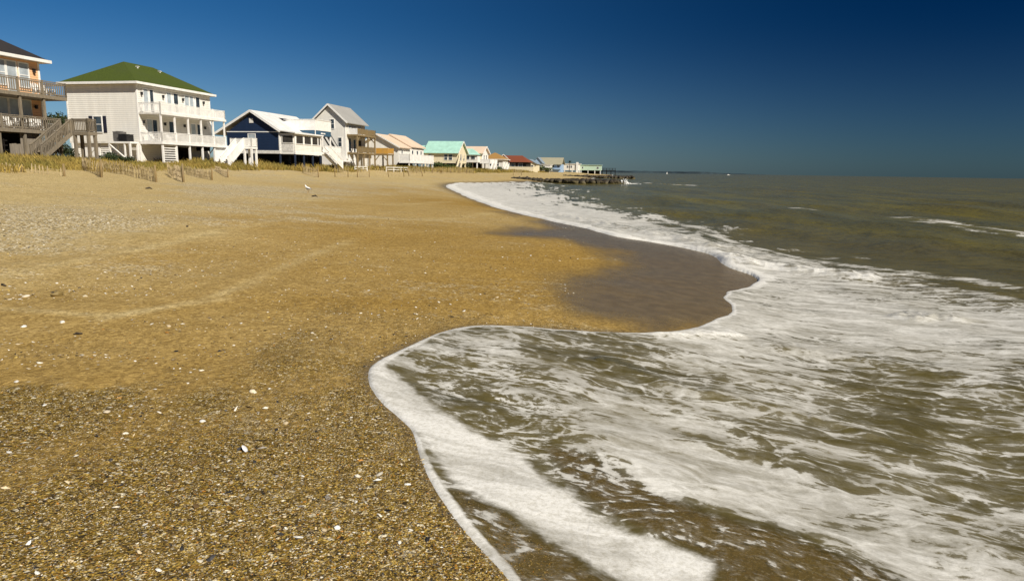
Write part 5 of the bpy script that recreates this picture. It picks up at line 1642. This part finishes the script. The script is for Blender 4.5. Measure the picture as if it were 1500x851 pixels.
find('shell', 156, 604, .030, (.66, .56, .40), 'flat buff shell on the gravel left of the jagged white one', 'shell', 11, .35)
# tilted bivalve
g = ground(355, 660)
o = empty('clam_shell', (g[0], g[1], float(terrain(g[0], g[1]))), 0, 'tilted bluish white clam shell standing in the gravel, with a dark piece for its shadow behind', 'shell')
def valve_shape(r_, tilt, name, mat, off):
    V = []; Fs = []
    for i in range(7):
        for j in range(13):
            a = math.pi * 2 * j / 12; f = i / 6
            rib = 1 + .04 * math.sin(a * 12)
            x = math.cos(a) * r_ * f * rib; y = math.sin(a) * r_ * f * .8 * rib; z = r_ * .42 * (1 - f * f)
            p = Vector((x, y, z)); p.rotate(Matrix.Rotation(tilt, 3, 'Y')); V.append((p.x + off[0], p.y + off[1], p.z + off[2]))
    for i in range(6):
        for j in range(12): Fs.append((i * 13 + j, i * 13 + j + 1, i * 13 + j + 14, i * 13 + j + 13))
    n0 = len(V); V2 = [(x, y, z - .0025) for x, y, z in V]
    return link_mesh(name, V + V2, Fs + [tuple(k + n0 for k in reversed(f)) for f in Fs], mat, o, True)
valve_shape(.026, .9, 'valve_shape', plain('clam_white', (.66, .66, .68), .35, .15, 60), (.015, 0, .014))
valve_shape(.022, -.5, 'valve_shape', plain('clam_shadow', (.10, .10, .11), .5, .3, 60), (-.022, .012, .006))  # dark cup stands in for the shadow beside the clam

M['bark_wet'] = wood('damp_driftwood', (.06, .045, .028), .4)
# driftwood scraps
for i, (u, v, L_, lb) in enumerate(((461, 288.5, .28, 'dark scrap of driftwood lying right below the gull'), (218, 277, .26, 'dark scrap of driftwood on the pale upper beach at left'),
                                    (275, 334, .16, 'short dark stick beside the shell line at middle left'), (5, 419, .10, 'flat black scrap at the left edge in the shell line'),
                                    (114, 490, .075, 'small black husk on bare sand below the white shells'), (136, 453, .055, 'tiny black husk right of the largest ochre stone'))):
    g = ground(u, v)
    m = MB()
    m.cyl((-L_ / 2, 0, L_ * .10), (L_ * .1, L_ * .05, L_ * .22), L_ * .09, L_ * .13, 8); m.cyl((L_ * .1, L_ * .05, L_ * .22), (L_ / 2, -L_ * .08, L_ * .06), L_ * .13, L_ * .05, 8)
    m.cyl((0, 0, L_ * .17), (L_ * .12, L_ * .2, L_ * .34), L_ * .06, L_ * .03, 6)
    o = m.build('driftwood', M['bark_wet'], None, True)
    o.location = (g[0], g[1], float(terrain(g[0], g[1])) - L_ * .02); o.rotation_euler = (0, 0, i * .9)
    tag(o, lb, 'driftwood')

# gull on the upper beach
g = ground(451.5, 283)
o = empty('gull', (g[0], g[1], float(terrain(g[0], g[1]))), 2.6, 'white gull standing on the pale upper beach below the navy house', 'bird')
sp_ = [(-.24, .205, .012, .01), (-.17, .215, .04, .03), (-.08, .225, .07, .068), (.02, .245, .082, .085), (.10, .275, .068, .074), (.145, .32, .044, .05), (.165, .36, .036, .04), (.185, .385, .042, .042), (.215, .388, .034, .034), (.24, .38, .012, .012)]
V = []; Fs = []
for (x, z, w, hh) in sp_:
    for j in range(12):
        a = 2 * math.pi * j / 12
        V.append((x - .25 * math.sin(a) * hh * (1 if .1 < x < .17 else 0), math.cos(a) * w, z + math.sin(a) * hh))
for i in range(len(sp_) - 1):
    for j in range(12): Fs.append((i * 12 + j, i * 12 + (j + 1) % 12, i * 12 + 12 + (j + 1) % 12, i * 12 + 12 + j))
Fs += [tuple(range(11, -1, -1)), tuple(range(len(V) - 12, len(V)))]
link_mesh('body', V, Fs, M['white'], o, True)
for s_ in (-1, 1):
    w = MB(); w.add([(.09, s_ * .075, .28), (.0, s_ * .098, .285), (-.16, s_ * .055, .245), (-.30, s_ * .015, .215), (-.15, s_ * .06, .205), (.02, s_ * .095, .21)], [(0, 1, 2, 3, 4, 5)])
    w.add([(.09, s_ * .065, .275), (.0, s_ * .085, .28), (-.16, s_ * .045, .24), (-.29, s_ * .01, .212), (-.15, s_ * .05, .205), (.02, s_ * .085, .21)], [(5, 4, 3, 2, 1, 0)])
    w.build('wing', M['acgrey'], o, False)
    lg = MB(); lg.cyl((.0, s_ * .03, .17), (-.01, s_ * .03, .015), .008, .006, 6)
    for a in (-.5, 0, .5): lg.bar((-.01, s_ * .03, .008), (-.01 + .05 * math.cos(a), s_ * .03 + .05 * math.sin(a), .004), .012, .006)
    lg.build('leg', M['yellow_wood'], o)
MB().cyl((.235, 0, .38), (.285, 0, .368), .011, .003, 8).build('beak', M['yellow_wood'], o, True)
